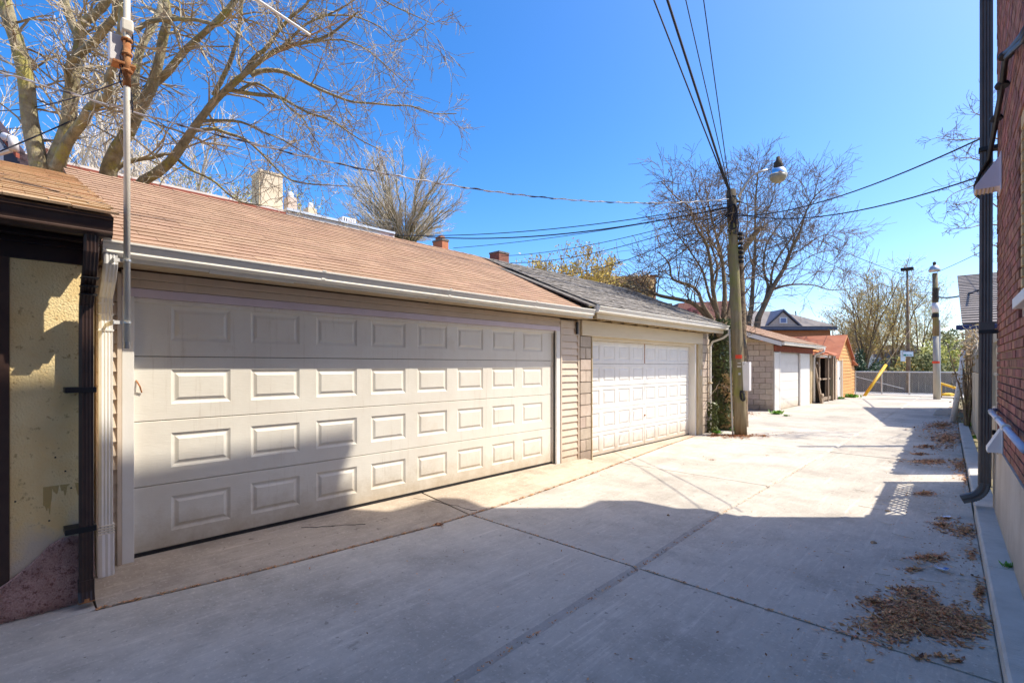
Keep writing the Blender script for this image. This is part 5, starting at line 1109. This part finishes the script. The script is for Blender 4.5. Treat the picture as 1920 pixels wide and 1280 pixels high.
mh = thing('house', 'red-brown mansard-roofed house behind the limbs of the ivy-trunk tree', 'house', tuple(AT(1330, 685, 40)-V((0, 0, H))), TH, local=True)
MB().box(-3.2, 2.6, 0, 7, 0, 4.2).build('wall', 'brick_orange', mh)
mb = MB(); mb.hexa([(-3.4, -.1, 4.2), (2.7, -.1, 4.2), (2.7, 7, 4.2), (-3.4, 7, 4.2)], [(-2.0, 1.4, 6.9), (2.2, 1.4, 7.1), (2.2, 6, 7.1), (-2.0, 6, 6.9)]); mb.build('roof', 'mansard', mh)
w_ = MB().box(-1.35, -.75, .3, 1.4, 4.4, 6.4).build('window', mat('pink_frame', (.5, .16, .13), rough=.6, bump=0), mh); MB().box(-1.25, -.85, .285, .3, 4.6, 6.2).build('pane', 'mansard', w_)

ib = thing('ivy_building', 'flat-topped brick building half covered in dry ivy behind the grey garage roof', 'building', tuple(AT(1190, 685, 30)-V((0, 0, H))), TH, local=True)
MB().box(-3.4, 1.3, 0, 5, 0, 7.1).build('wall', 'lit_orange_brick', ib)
MB().box(.75, 1.38, -.05, 5, 7.10, 7.18).build('coping', 'mansard', ib)
for x in (.55, .95): w_ = MB().box(x, x+.25, -.04, .02, 5.2, 6.4).build('window', 'brick_tan', ib); MB().box(x+.05, x+.2, -.05, -.04, 5.25, 6.3).build('pane', 'mansard', w_)
MB().box(1.3, 2.2, -.3, 3, 0, 5.4).build('side_wing', 'brick_tan', ib)
r = random.Random(50); mb = MB()
for _ in range(5200):
    x = -3.5+4.6*r.random()**.9; top = 7.2+.28*math.sin(x*2.1)+r.gauss(0, .12)-max(0, x-.2)*.7; z = 4.2+(top-4.2)*r.random(); q = V((x, -.1-r.random()*.25, z)); u = V((r.gauss(0, 1), r.gauss(0, .5), r.gauss(0, 1))).normalized(); w = u.orthogonal().normalized(); s = r.uniform(.04, .10); mb.quad(q-u*s, q-w*s*.6, q+u*s, q+w*s*.6)
mb.build('dry_ivy', 'leaf_tan', ib, kind='stuff')

# row houses behind the garages
h1 = thing('row_house', 'brown flat-topped row house behind the ridge of the near garage', 'house', (-14, 3.5, 0))
MB().box(-20, -14, -6, 5.4, 0, 5.72).build('wall', 'brick_orange', h1); MB().box(-14.02, -13.8, -6, 5.4, 5.72, 5.84).build('cornice', 'red_wood', h1); MB().box(-20, -13.9, -6, 5.4, 5.845, 5.92).build('roof_edge', 'roof_metal', h1)
h2 = thing('row_house', 'row house with pale metal parapet right of the cream chimney', 'house', (-14, 7.5, 0))
MB().box(-20, -14, 5.45, 9.4, 0, 5.5).build('wall', 'chimney_cream', h2); MB().box(-14.02, -13.9, 5.45, 8.9, 5.50, 5.92).build('parapet', 'roof_metal', h2); MB().box(-20, -13.85, 5.45, 8.9, 5.925, 5.99).build('roof_edge', 'steel', h2)
MB().box(-14.05, -13.75, 8.4, 9.9, 5.52, 5.72).build('gutter', 'gutter_white', h2, bev=.04); MB().box(-14.1, -13.7, 8.35, 9.95, 5.725, 5.76).build('gutter_edge', 'red_wood', h2)
p = WX(652, 425, -14.3); vt_ = thing('roof_vent', 'small white louvred vent on the pale parapet', 'vent', (-14.3, p.y, 5.92)); MB().box(-14.5, -14.2, p.y-.22, p.y+.22, 5.99, 6.22).build('vent_body', 'white_paint', vt_)
for i in range(5): MB().box(-14.199, -14.19, p.y-.18+.08*i, p.y-.15+.08*i, 6.02, 6.19).build('louvre', 'cable_pale', vt_)
ch = thing('chimney', 'big square cream chimney standing among the branches', 'chimney', (-14.5, 4.4, 5.6)); p = WX(510, 330, -14.4); cy = p.y
MB().box(-15.1, -14.4, cy-.30, cy+.30, 5.5, 7.0).build('stack', 'chimney_cream', ch, bev=.02); MB().box(-15.12, -14.38, cy-.32, cy+.32, 7.0, 7.06).build('cap', 'chimney_cream', ch)
MB().box(-15.0, -14.42, cy-.335, cy-.305, 5.5, 6.98).build('shaded_flank', 'jamb_wood', ch)  # darker slab on the side away from the sun, shade as colour
for px, py, m_, lb in ((545, 372, 'block', 'short brick chimney pot stack just right of the cream chimney'), (582, 392, 'chimney_cream', 'small pale chimney between the cream chimney and the parapet vent')):
    p = WX(px, py, -15); c_ = thing('chimney', lb, 'chimney', (-15, p.y, 5.9)); MB().box(-15.2, -14.85, p.y-.13, p.y+.13, 5.6, p.z).build('stack', m_, c_); MB().lathe((-15, p.y, p.z), [(.09, 0), (.08, .15), (.02, .2)], 8).build('pot', 'white_paint', c_)
h3 = thing('row_house', 'row house with orange brick coping running down behind the grey roof ridge', 'house', (-14, 14, 0))
MB().box(-20, -14, 10.6, 17.9, 0, 5.6).build('wall', 'brick', h3)
r = random.Random(3); cm = MB().box(-14.25, -13.9, 0, .37, 0, .12).mesh('coping_brick', 'brick_orange')
for i in range(19): piece('coping_brick', cm, h3, (0, 10.62+i*.385, 5.605+r.uniform(-.01, .02)))
MB().box(-20, -14.2, 13.6, 18, 5.6, 5.78).build('roof_edge', 'shingle_grey', h3)
for px, py, z1, m_, lb in ((827, 455, .35, 'brick_orange', 'jagged orange brick chimney stub at the near end of the brick coping'), (937, 478, .42, 'brick', 'dark square chimney halfway along the brick coping')):
    p = WX(px, py, -14.2); c_ = thing('chimney', lb, 'chimney', (-14.2, p.y, 5.7)); MB().box(-14.5, -13.95, p.y-(.28 if px > 900 else .14), p.y+(.28 if px > 900 else .14), 5.73, p.z+.02).build('stack', m_, c_); MB().box(-14.52, -13.93, p.y-(.3 if px > 900 else .16), p.y+(.3 if px > 900 else .16), p.z+.022, p.z+.09).build('cap', 'shingle_grey', c_)
    if px < 900: MB().box(-14.4, -14.1, p.y-.1, p.y+.1, p.z+.09, p.z+.22).build('pot', 'brick_orange', c_)
# house corner at far left
lh = thing('house', 'dark brown gabled house corner above the outbuilding roof at the left edge', 'house', tuple(AT(-60, 685, 9)-V((0, 0, H))), TH, local=True)
def LP(px, py, dy=0): return V(((px+60)/920*9, dy, H+(685-py)/920*9))
mb = MB(); mb.prism([LP(-160, 330), LP(22, 330), LP(22, 300), LP(-10, 250), LP(-160, 110)], (0, .12, 0)); mb.build('wall', 'white_wall', lh)
for k_, (o_, w_, m_) in enumerate(((0, 6, 'dark_trim'), (8, 7, 'red_wood'), (16, 5, 'dark_trim'))):
    a, b = LP(-60, 155+o_, -.06-.03*(3-k_)), LP(42, 283+o_, -.06-.03*(3-k_)); MB().prism([a, b, b-V((0, 0, w_*.012)), a-V((0, 0, w_*.012))], (0, .2, 0)).build('barge_board', m_, lh)
MB().prism([LP(12, 325, -.05), LP(42, 325, -.05), LP(42, 286, -.05), LP(12, 275, -.05)], (0, .15, 0)).build('corner_board', 'dark_trim', lh)
mb = MB(); mb.tube([LP(-20, 322, -.4), LP(62, 299, -.4)], .045, 8); mb.build('white_pipe', 'white_paint', lh); MB().tube([LP(50, 275, -.4), LP(66, 280, -.4), LP(68, 300, -.4)], .07, 10).build('pipe_elbow', 'white_paint', lh, smooth=True)
p = AT(92, 295, 19); c_ = thing('chimney', 'small red brick chimney seen between the left stems of the big tree', 'chimney', (p.x, p.y, 8), TH, local=True)
MB().box(-.26, .26, 0, .5, 0, 2.05).build('stack', 'brick_orange', c_); MB().box(-.16, .16, .1, .4, 2.05, 2.25).build('pot', 'white_paint', c_)
tw = thing('row_house', 'far house carrying the small red brick chimney at left', 'house', (p.x, p.y, 0), TH, local=True); MB().box(-3, 2, .6, 5, 0, 7.2).build('wall', 'brick_orange', tw); MB().box(-3.1, 2.1, -.2, 5, 7.2, 8.0).build('roof', 'mansard', tw)
# bits of pale houses behind the golden trees
for (px, d, w, h_, m_, lb) in ((1605, 62, 2.2, 4.6, 'white_wall', 'pale house seen between the orange shed gable and the golden trees'), (1672, 66, 4, 3.4, 'blue_grey', 'grey-blue low house behind the golden trees'), (1740, 70, 4, 2.9, 'white_wall', 'pale low house behind the far utility pole')):
    p = AT(px, 685, d); c_ = thing('house', lb, 'house', (p.x, p.y, 0), TH, local=True); MB().box(-w, w, 0, 5, 0, h_).build('wall', m_, c_); MB().prism([(-w-.2, -.2, h_), (w+.2, -.2, h_), (w*.7, -.2, h_+1), (-w*.7, -.2, h_+1)], (0, 5.4, 0)).build('roof', 'shingle_far', c_)
    for x in (-w*.5, w*.4): f_ = MB().box(x-.4, x+.4, -.06, .02, h_-1.9, h_-.7).build('window', 'white_paint', c_); MB().box(x-.32, x+.32, -.08, -.062, h_-1.82, h_-.78).build('pane', 'blue_glass', f_)

# ================================================================ UTILITY POLES, LAMPS
b = G(1389, 815); tp = V((b.x-.20, b.y-.06, 5.80))
up = thing('utility_pole', 'old wooden utility pole with a curved lamp arm and red tag beside the ivy trunk', 'utility pole', tuple(b))
n = 10; mb = MB(); mb.tube([b.lerp(tp, i/n)+(V((0, 0, -.1)) if i == 0 else V((0, 0, 0))) for i in range(n+1)], [.142-.045*i/n for i in range(n+1)], 16); mb.build('shaft', 'pole_wood', up, smooth=True)
ax = (tp-b).normalized()
def on(z, a=0, rr=0): t = z/5.8; c = b.lerp(tp, t); return c+V((math.cos(a), math.sin(a), 0))*rr
RA_ = math.atan2(SN, CS)   # direction of image right in the world plan
MB().tube([on(5.0), on(5.82)], [.108, .104], 16).build('dark_cap', 'pole_dark', up, smooth=True)
for z in (5.62, 5.40, 5.18, 4.85): MB().tube([on(z), on(z+.035)], .112, 14).build('band', 'black', up)
r = random.Random(17)
for i in range(9):
    a0 = RA_+r.uniform(-1.2, .5)-1.2; pts = [on(5.45-.09*k, a0+.25*math.sin(k*1.3+i), .125+.02*math.sin(k+i)) for k in range(9)]; MB().tube(pts, .011, 5).build('pole_wire', 'cable', up)
cb = MB()
for k in range(7): cb.lathe(on(4.05+.11*k, RA_-.5, .16), [(.035, 0), (.062, .02), (.062, .06), (.035, .085)], 10)
cb.build('insulator_stack', 'black', up)
arm_pts = [AT(1385, 370, 11.55), AT(1396, 347, 11.5), AT(1408, 331, 11.45), AT(1423, 322, 11.4), AT(1444, 318, 11.35)]
arm = MB().tube(arm_pts, [.035, .032, .028, .026, .024], 10).build('lamp_arm', 'steel', up, smooth=True)
MB().tube([on(5.55), on(5.55, RA_, .2)], .03, 8).build('arm_bracket', 'black', up)
lc = AT(1459, 322, 11.33)
lh_ = MB().lathe(lc, [(.04, .34), (.045, .26), (.09, .22), (.095, .08), (.07, .06)][::-1], 14).build('lamp_housing', 'pole_dark', up, smooth=True)
MB().lathe(lc, [(.05, .10), (.11, .08), (.17, .02), (.195, -.07), (.19, -.085)][::-1], 20).build('reflector', 'chrome', lh_, smooth=True)
MB().lathe(lc, [(.19, -.085), (.18, -.15), (.13, -.22), (.06, -.25), (.01, -.255)][::-1], 20).build('glass_bowl', mat('lamp_bowl', (.30, .28, .19), (.36, .33, .24), rough=.25, bump=0), lh_, smooth=True)
def tagplate(z, w, h_, m_, name, a=-1.0): 
    c = on(z, RA_-math.pi/2+a*.0, .0); t = z/5.8; rr = .142-.045*t+.004; mb = MB(); s0 = []
    for k in range(5):
        an = RA_-math.pi/2-.25+w/rr*(k/4-.5); s0.append(an)
    for k in range(4):
        p0, p1 = on(z, s0[k], rr), on(z, s0[k+1], rr); mb.quad(p0, p1, p1+V((0, 0, h_)), p0+V((0, 0, h_)))
    return mb.build(name, m_, up)
tagplate(1.80, .15, .09, 'red_tag', 'red_tag'); tagplate(1.68, .07, .03, 'pale_tag', 'small_tag'); tagplate(1.60, .09, .035, 'pale_tag', 'small_tag'); tagplate(1.42, .05, .05, 'steel', 'small_tag')
c = AT(1397, 706, 11.5)
bx = MB().box(c.x-.10, c.x+.10, c.y-.02, c.y+.12, 1.05, 1.72).build('meter_box', 'white_paint', up, bev=.008)
MB().box(c.x-.11, c.x-.02, c.y-.03, c.y+.13, 1.04, 1.73).build('box_side', 'cream_trim', up, bev=.004)
c = AT(1392, 742, 11.42); mb = MB()
for i in range(10): pts = [c+V((.05*math.cos(i+k*.9), .05*math.sin(i*2+k*.9), .12*math.sin(k*.8+i))) for k in range(8)]; mb.tube(pts, .008, 4)
mb.build('coiled_wire', 'black', up)
for i in range(3): MB().tube([on(2.35, RA_-.4, .15), AT(1396+2*i, 650, 11.5), AT(1399+2*i, 670, 11.5), AT(1394+3*i, 684, 11.5)], .008, 4).build('pole_wire', 'black', up)
MB().tube([on(0, RA_+math.pi, .17)+V((-.02, 0, 0)), on(2.5, RA_+math.pi, .17)], .022, 8).build('grey_conduit', 'steel', up)

b2_ = G(1757, 748); up2 = thing('utility_pole', 'far utility pole with a bell lamp and white band at the lane end', 'utility pole', tuple(b2_)); D2 = (b2_-O_).dot(V((-SN, CS, 0)))
t2 = AT(1753, 512, D2)
MB().tube([b2_, b2_.lerp(t2, .5)], [.145, .125], 12).build('shaft', 'pole_pale', up2, smooth=True); MB().tube([b2_.lerp(t2, .5), t2], [.125, .105], 12).build('upper_shaft', 'pole_wood', up2, smooth=True)
MB().tube([AT(1754, 586, D2), AT(1754, 568, D2)], .135, 12).build('white_band', 'white_paint', up2, smooth=True)
MB().tube([AT(1754, 595, D2), AT(1754, 588, D2)], .14, 12).build('black_band', 'black', up2); MB().tube([AT(1754, 566, D2), AT(1754, 540, D2)], .125, 12).build('dark_band', 'pole_dark', up2)
MB().tube([AT(1755, 681, D2), AT(1755, 677, D2)], .15, 12).build('orange_band', 'red_tag', up2)
MB().tube([AT(1763, 746, D2-.1), AT(1762, 600, D2-.1)], .03, 6).build('conduit', 'white_metal', up2)
q = AT(1752, 502, D2-.1); l2 = MB().lathe(q, [(.22, -.18), (.24, -.10), (.16, .05), (.07, .12)], 16).build('lamp_head', 'steel', up2, smooth=True); MB().lathe(q, [(.06, .10), (.07, .26), (.02, .30)], 10).build('lamp_cap', 'pole_dark', l2)
b3_ = G(1703, 737); D3 = (b3_-O_).dot(V((-SN, CS, 0)))
sl_ = thing('street_lamp', 'tall grey street lamp with flat dark head and a street sign, beyond the fence', 'street lamp', tuple(b3_))
MB().tube([b3_, AT(1703, 660, D3), AT(1701, 508, D3)], [.13, .10, .05], 10).build('post', 'bark_mid', sl_, smooth=True); MB().box(AT(1701, 505, D3).x-.3, AT(1701, 505, D3).x+.3, AT(1701, 505, D3).y-.2, AT(1701, 505, D3).y+.2, AT(1701, 507, D3).z, AT(1701, 502, D3).z).build('lamp_head', 'black', sl_, bev=.03)
sg = thing('street_sign', 'small green and white street sign on the tall street lamp', 'sign', tuple(AT(1703, 668, D3-.25)), TH, local=True); k_ = D3/920
MB().box(-9.5*k_, 9.5*k_, 0, .03, 0, 10*k_).build('sign_plate', 'sign_white', sg); MB().box(-9.6*k_, 9.6*k_, -.006, .032, 8.8*k_, 10.2*k_).build('top_band', 'blue_grey', sg); MB().box(-9*k_, -3.5*k_, -.006, .0, .8*k_, 4*k_).build('green_block', 'sign_green', sg)
for i in range(4): MB().box((-2.4+2.6*i)*k_, (-.9+2.6*i)*k_, -.006, .0, 1.2*k_, (3.6-.6*(i % 2))*k_).build('letter_mark', 'sign_green', sg)
MB().box(-12.5*k_, -4*k_, .05, .08, -9*k_, 11*k_).build('back_plate', 'sign_white', sg)

# ================================================================ END OF THE LANE
cf = thing('chain_link_fence', 'chain-link fence on steel posts closing the end of the lane', 'fence', (-3, 35, 0))
fa, fb = G(1604, 738), V((.6, 35.6, 0)); fa.z = 0; du = (fb-fa); Lf = du.length; du.normalize(); fh = 1.28
npost = 5
for i in range(npost+1): p = fa+du*(Lf*i/npost); MB().tube([p, p+V((0, 0, fh+.05))], .035, 8).build('post', 'steel', cf)
MB().tube([fa+V((0, 0, fh)), fb+V((0, 0, fh))], .03, 8).build('top_rail', 'steel', cf); MB().tube([fa+V((0, 0, .08)), fb+V((0, 0, .08))], .03, 8).build('bottom_rail', 'white_metal', cf)
MB().tube([fa+V((0, 0, 1.0)), fa+du*2.2+V((0, 0, .35))], .016, 5).build('brace', 'steel', cf)
mb = MB(); s = .11; nn = int(Lf/s)
for i in range(-int(fh/s)-1, nn):
    for sg_ in (1, -1):
        a0 = i*s if sg_ > 0 else i*s+fh; a1 = a0+sg_*fh; z0, z1 = .08, fh
        for aa, zz in ((0, 0),):
            p0, q0, p1, q1 = a0, z0, a1, z1
            if p0 < 0: q0 += (0-p0)/(p1-p0)*(z1-z0); p0 = 0
            if p1 < 0: q1 = z0+(0-a0)/(a1-a0)*(z1-z0); p1 = 0
            if p0 > Lf or p1 > Lf or p0 < 0: continue
            A, B_2 = fa+du*p0+V((0, 0, q0)), fa+du*p1+V((0, 0, q1))
            if (A-B_2).length > .05: mb.tube([A, B_2], .0032, 3, cap=False)
mb.build('wire_mesh', 'steel', cf, kind='stuff')
wf = thing('board_fence', 'low grey board fence standing behind the chain-link fence', 'fence', (-3, 38, 0)); r = random.Random(55)
bm2 = MB().box(0, .29, -.02, .02, 0, 1.28).mesh('board', 'dark_board')
for i in range(40): piece('board', bm2, wf, (-8.5+i*.3, 37.9+r.uniform(-.02, .02), r.uniform(-.03, .01)))
MB().box(-8.5, 3.5, 37.95, 38.0, .9, 1.0).build('rail', 'grey_board', wf)
yb = thing('yellow_pipe', 'yellow guy-wire guard slanting up in front of the chain-link fence', 'pipe', tuple(G(1622, 741))); MB().tube([G(1621, 742), AT(1661, 684, 27.3)], .075, 8).build('guard', 'yellow', yb, smooth=True)
MB().tube([AT(1661, 684, 27.3), AT(1757, 545, D2)], .012, 4).build('guy_wire', 'steel', yb)
gb = thing('yellow_barrier', 'yellow barrier bar low at the right end of the fence', 'barrier', tuple(G(1780, 745))); MB().tube([AT(1762, 718, 25.2), AT(1795, 728, 25)], .06, 8).build('bar', 'yellow', gb); MB().tube([AT(1764, 720, 25.2), AT(1764, 744, 25.2)], .05, 8).build('foot', 'yellow', gb); MB().lathe(AT(1778, 742, 25), [(.35, 0), (.3, .1), (.1, .16)], 10).build('base', 'yellow', gb)
cl = MB(); p = G(1775, 778); cl.hexa([p+V((-.35, -.3, 0)), p+V((.25, -.3, 0)), p+V((.3, .35, 0)), p+V((-.35, .3, 0))], [p+V((-.25, -.22, .2)), p+V((.15, -.2, .24)), p+V((.2, .25, .22)), p+V((-.28, .2, .16))]); single(cl, 'concrete_lump', 'kerb', 'broken concrete lump at the foot of the leaning post', 'concrete block', at=p, bev=.03)

# ================================================================ CABLES
def cable(label, p0, p1, sag, r_=.012, m_='cable', n=18, group=None, twist=0):
    mb = MB(); pts = [p0.lerp(p1, i/n)-V((0, 0, sag*4*(i/n)*(1-i/n))) for i in range(n+1)]
    mb.tube(pts, r_, 5)
    if twist:
        m = n*12; side = (p1-p0).cross(V((0, 0, 1))).normalized(); q = []
        for i in range(m+1):
            t = i/m; c = p0.lerp(p1, t)-V((0, 0, sag*4*t*(1-t))); a = t*(p1-p0).length*twist; q.append(c+side*math.cos(a)*r_*1.7+V((0, 0, math.sin(a)*r_*1.7)))
        mb.tube(q, r_*.9, 4)
    o = mb.build('overhead_cable', m_, None, at=p0); return tag(o, label, 'cable', group)
top = AT(1371, 372, 11.58)
def far_end(px, py, d, k=2.2): p = AT(px, py, d); return top+(p-top)*k
for px, r_, lb in ((1228, .018, 'leftmost of the dark cables dropping from the top of the photo to the pole'), (1253, .030, 'thick dark cable dropping from the top of the photo to the pole'), (1287, .012, 'thin dark cable just right of the thick one above the pole'), (1320, .012, 'rightmost of the dark cables dropping from the top of the photo to the pole')):
    e = AT(px, 0, 9.0); cable(lb, top+V((0, 0, .02)), top+(e-top)*1.9, .06, r_*.85)
cable('pale twisted cable crossing the sky from the left edge to the utility pole', AT(1366, 373, 11.5), AT(-60, 116, 5.6), .62, .0085, 'cable_pale', n=30, twist=14)
cable('thin dark cable behind the mast running down to the dark gabled house', AT(330, 130, 8.6), AT(-20, 292, 6.5), .05, .010)
cable('thin upper cable behind the mast at the left edge', AT(235, 150, 5.5), AT(-20, 208, 8.5), .1, .007)
for (x0, y0, x1, y1, de, r_, sg_, lb) in ((1366, 381, 730, 441, 15.5, .012, .25, 'uppermost dark service cable fanning left from the pole to the row houses'), (1366, 388, 800, 444, 16.5, .018, .30, 'thick second service cable fanning left from the pole'), (1366, 390, 850, 465, 17, .009, .12, 'third thin service cable fanning left from the pole'), (1366, 393, 940, 480, 19, .010, .22, 'service cable reaching the dark square chimney'), (1364, 398, 957, 493, 19.5, .011, .30, 'service cable ending just right of the dark square chimney'), (1364, 400, 1038, 515, 20, .012, .35, 'service cable ending at the low end of the brick coping'), (1364, 402, 1105, 531, 28, .012, .5, 'service cable running down to the dry ivy building'), (1364, 405, 1112, 535, 28, .016, .65, 'thicker lowest service cable running down to the dry ivy building')):
    cable(lb, AT(x0, y0, 11.6), AT(x1, y1, de), sg_, r_)
cable('cable rising right from the pole to the black bundle on the brick building', AT(1380, 405, 11.5), AT(1841, 259, 5.4), .22, .010)
cable('cable running right from the pole to the lilac vent hood', AT(1380, 400, 11.5), AT(1850, 327, 5.5), .28, .010)
cable('thin cable running from the wooden pole down to the far utility pole', AT(1378, 372, 11.6), AT(1752, 530, D2), .25, .010)
cable('second thin cable sagging from the wooden pole to the far utility pole', AT(1378, 392, 11.6), AT(1752, 548, D2), .55, .009)
cable('thin cable from the far bell lamp pole to the lane shed side', AT(1757, 510, D2), rf(2, 14, 6.2), .1, .012)
cable('short thick cable from the far utility pole to the lane shed roof', AT(1757, 556, D2), rf(.3, 13, 3.9), .12, .03)

# ================================================================ LITTER, LEAVES, WEEDS
def pile(label, parts, seed, size=.018, m_='litter', name='leaf_litter', thick=.012):
    r = random.Random(seed); mb = MB(); c0 = G(parts[0][0], parts[0][1])
    for (cx, cy, rx, ry, n) in parts:
        for _ in range(n):
            rr = abs(r.gauss(0, .5)); a = r.uniform(0, 6.283); wv = 1+.25*math.sin(a*3+cx)+.15*math.sin(a*7)
            p = G(cx+math.cos(a)*rr*rx*wv, cy+math.sin(a)*rr*ry*wv*(1.1 if math.sin(a) > 0 else .9)); p.z = .004+r.random()*thick*max(0.1, 1-rr)
            u = V((r.gauss(0, 1), r.gauss(0, 1), r.gauss(0, .14))).normalized(); w = u.cross(V((r.gauss(0, .3), r.gauss(0, .3), 1))).normalized(); k = size*r.uniform(.4, 1.5); f = r.choice((.12, .22, .35, .5)); bend = V((0, 0, r.uniform(0, .3)*k))
            nn_ = len(mb.v); mb.v += [tuple(p-u*k+bend), tuple(p-w*k*f), tuple(p+w*k*f), tuple(p+u*k+bend)]; mb.f += [(nn_, nn_+1, nn_+2), (nn_+1, nn_+3, nn_+2)]
    return tag(mb.build(name, m_, None, at=c0, kind='stuff'), None)
pile('', [(1722, 1158, 104, 42, 11000), (1800, 1178, 50, 25, 700), (1640, 1128, 40, 14, 260), (1705, 1108, 46, 13, 420)], 1)
pile('', [(1745, 1046, 42, 10, 700), (1712, 1068, 25, 6, 120)], 2)
pile('', [(1768, 985, 36, 13, 500), (1808, 995, 34, 17, 700), (1775, 972, 30, 5, 150)], 3)
pile('', [(1733, 925, 30, 5, 300)], 4, size=.024); pile('', [(1745, 865, 62, 7, 800), (1800, 872, 24, 18, 500)], 5, size=.028)
pile('', [(1775, 822, 46, 20, 1700), (1765, 798, 46, 14, 1600), (1735, 838, 30, 4, 250)], 6, size=.034, thick=.05)
pile('', [(1790, 768, 34, 7, 500), (1722, 851, 26, 3, 120)], 7, size=.04)
pile('', [(1838, 1110, 14, 42, 260), (1822, 1040, 30, 40, 200), (1810, 900, 10, 40, 200)], 8)
pile('', [(1385, 817, 55, 5, 900), (1340, 816, 24, 4, 350), (1430, 817, 22, 4, 120), (1400, 775, 50, 8, 300)], 9, size=.03, m_='litter_red')
pile('', [(1760, 1230, 60, 6, 60), (1790, 1240, 20, 4, 60)], 10)
pile('', [(1480, 812, 22, 3, 70), (1335, 862, 14, 2, 50), (1085, 882, 60, 8, 420), (950, 925, 50, 6, 120), (822, 983, 9, 4, 220), (1438, 854, 6, 2, 20), (240, 1095, 16, 12, 130)], 11, size=.014, m_='litter_red')
# loose flecks over the slabs
r = random.Random(60); mb = MB()
for _ in range(1500):
    p = V((r.uniform(-4, 0), r.uniform(1.5, 16), .004)) if r.random() < .45 else V((-abs(r.gauss(0, .5))-.1, r.uniform(2, 16), .004))
    u = V((r.gauss(0, 1), r.gauss(0, 1), r.gauss(0, .2))).normalized(); w = u.cross(V((0, 0, 1))).normalized(); k = r.uniform(.003, .014); mb.quad(p-u*k, p-w*k*.5+V((0, 0, .002)), p+u*k+V((0, 0, .003)), p+w*k*.5)
tag(mb.build('scattered_litter', 'litter'), kind='stuff')
# twigs
mb = MB()
for _ in range(46):
    p = G(r.uniform(1590, 1840), r.uniform(800, 1230)); p.z = .008; pts = wander(r, p, (r.gauss(0, 1), r.gauss(0, 1), 0), r.uniform(.06, .3), 5, .2); mb.tube([V((q.x, q.y, .008+.004*(i % 2))) for i, q in enumerate(pts)], .0025, 4)
tag(mb.build('fallen_twigs', 'twig_round'), kind='stuff')
def scrap(px, py, w, h_, rz, m_, lb, extra=None, cat='litter'):
    p = G(px, py); t = thing('paper_scrap', lb, cat, (p.x, p.y, .006), rz, local=True); n = 6; mb = MB(); rr = random.Random(px)
    for i in range(n+1):
        for j in range(3): mb.v.append((-w/2+w*i/n, -h_/2+h_*j/2, .006+.012*rr.random()+(.012 if i in (0, n) else 0)))
    for i in range(n):
        for j in range(2): a = i*3+j; mb.f.append((a, a+3, a+4, a+1))
    mb.build('sheet', m_, t)
    if extra: MB().box(w*.1, w*.42, -h_*.45, h_*.3, .026, .028).build('print', extra, t)
    return t
scrap(1767, 1070, .095, .05, -.3, 'paper', 'crumpled white and blue packet lying between two leaf patches', 'blue_print'); scrap(1773, 971, .08, .05, .5, 'paper', 'small white paper scrap lying on leaves near the downpipe elbow')
for px, py, s_, lb in ((1638, 1017, .028, 'small dark clod of dirt alone on the shaded slab'), (1664, 958, .03, 'flat dark clod on the lattice shadow'), (1253, 966, .016, 'tiny dark pebble near the shadow edge on the slab'), (822, 984, .022, 'dark tuft of dirt stuck in the apron joint')):
    p = G(px, py); single(MB().lathe(p, [(s_, 0), (s_*.9, .008), (s_*.4, .016), (.002, .018)], 7), 'dirt_clod', 'dirt' if px != 822 else 'litter', lb, 'clod', at=p)
def weed(px, py, s_, n, lb, z=0, m_='leaf_weed'):
    p = G(px, py, z); t = thing('weed', lb, 'weed', tuple(p)); r = random.Random(px); mb = MB()
    for _ in range(n):
        a = r.uniform(0, 6.28); l = s_*r.uniform(.4, 1); d = V((math.cos(a)*.7, math.sin(a)*.7, r.uniform(.5, 1.4))).normalized(); b = p+V((r.gauss(0, s_*.35), r.gauss(0, s_*.35), 0)); w = d.cross(V((0, 0, 1))).normalized()*l*.16
        mb.quad(b, b+d*l*.5+w, b+d*l+V((0, 0, -l*.15)), b+d*l*.5-w)
    mb.build('leaves', m_, t, kind='stuff')
weed(1457, 776, .22, 130, 'bright green weed at the corner of the block garage'); weed(1475, 780, .10, 60, 'low weed on the slab joint in front of the block garage'); weed(1596, 745, .3, 160, 'green weeds at the foot of the orange lean-to'); weed(1577, 748, .2, 60, 'small weed at the shed door corner')
weed(1815, 798, .16, 220, 'green weed clump behind the kerb nearer the leaning post'); weed(1826, 822, .13, 160, 'green weed clump behind the kerb nearer the downpipe'); weed(1378, 808, .12, 100, 'low weeds between ivy trunk and utility pole'); weed(1345, 812, .12, 100, 'low weeds at the foot of the ivy trunk')
weed(1888, 1062, .05, 50, 'tiny moss tuft between kerb and wall', .12)
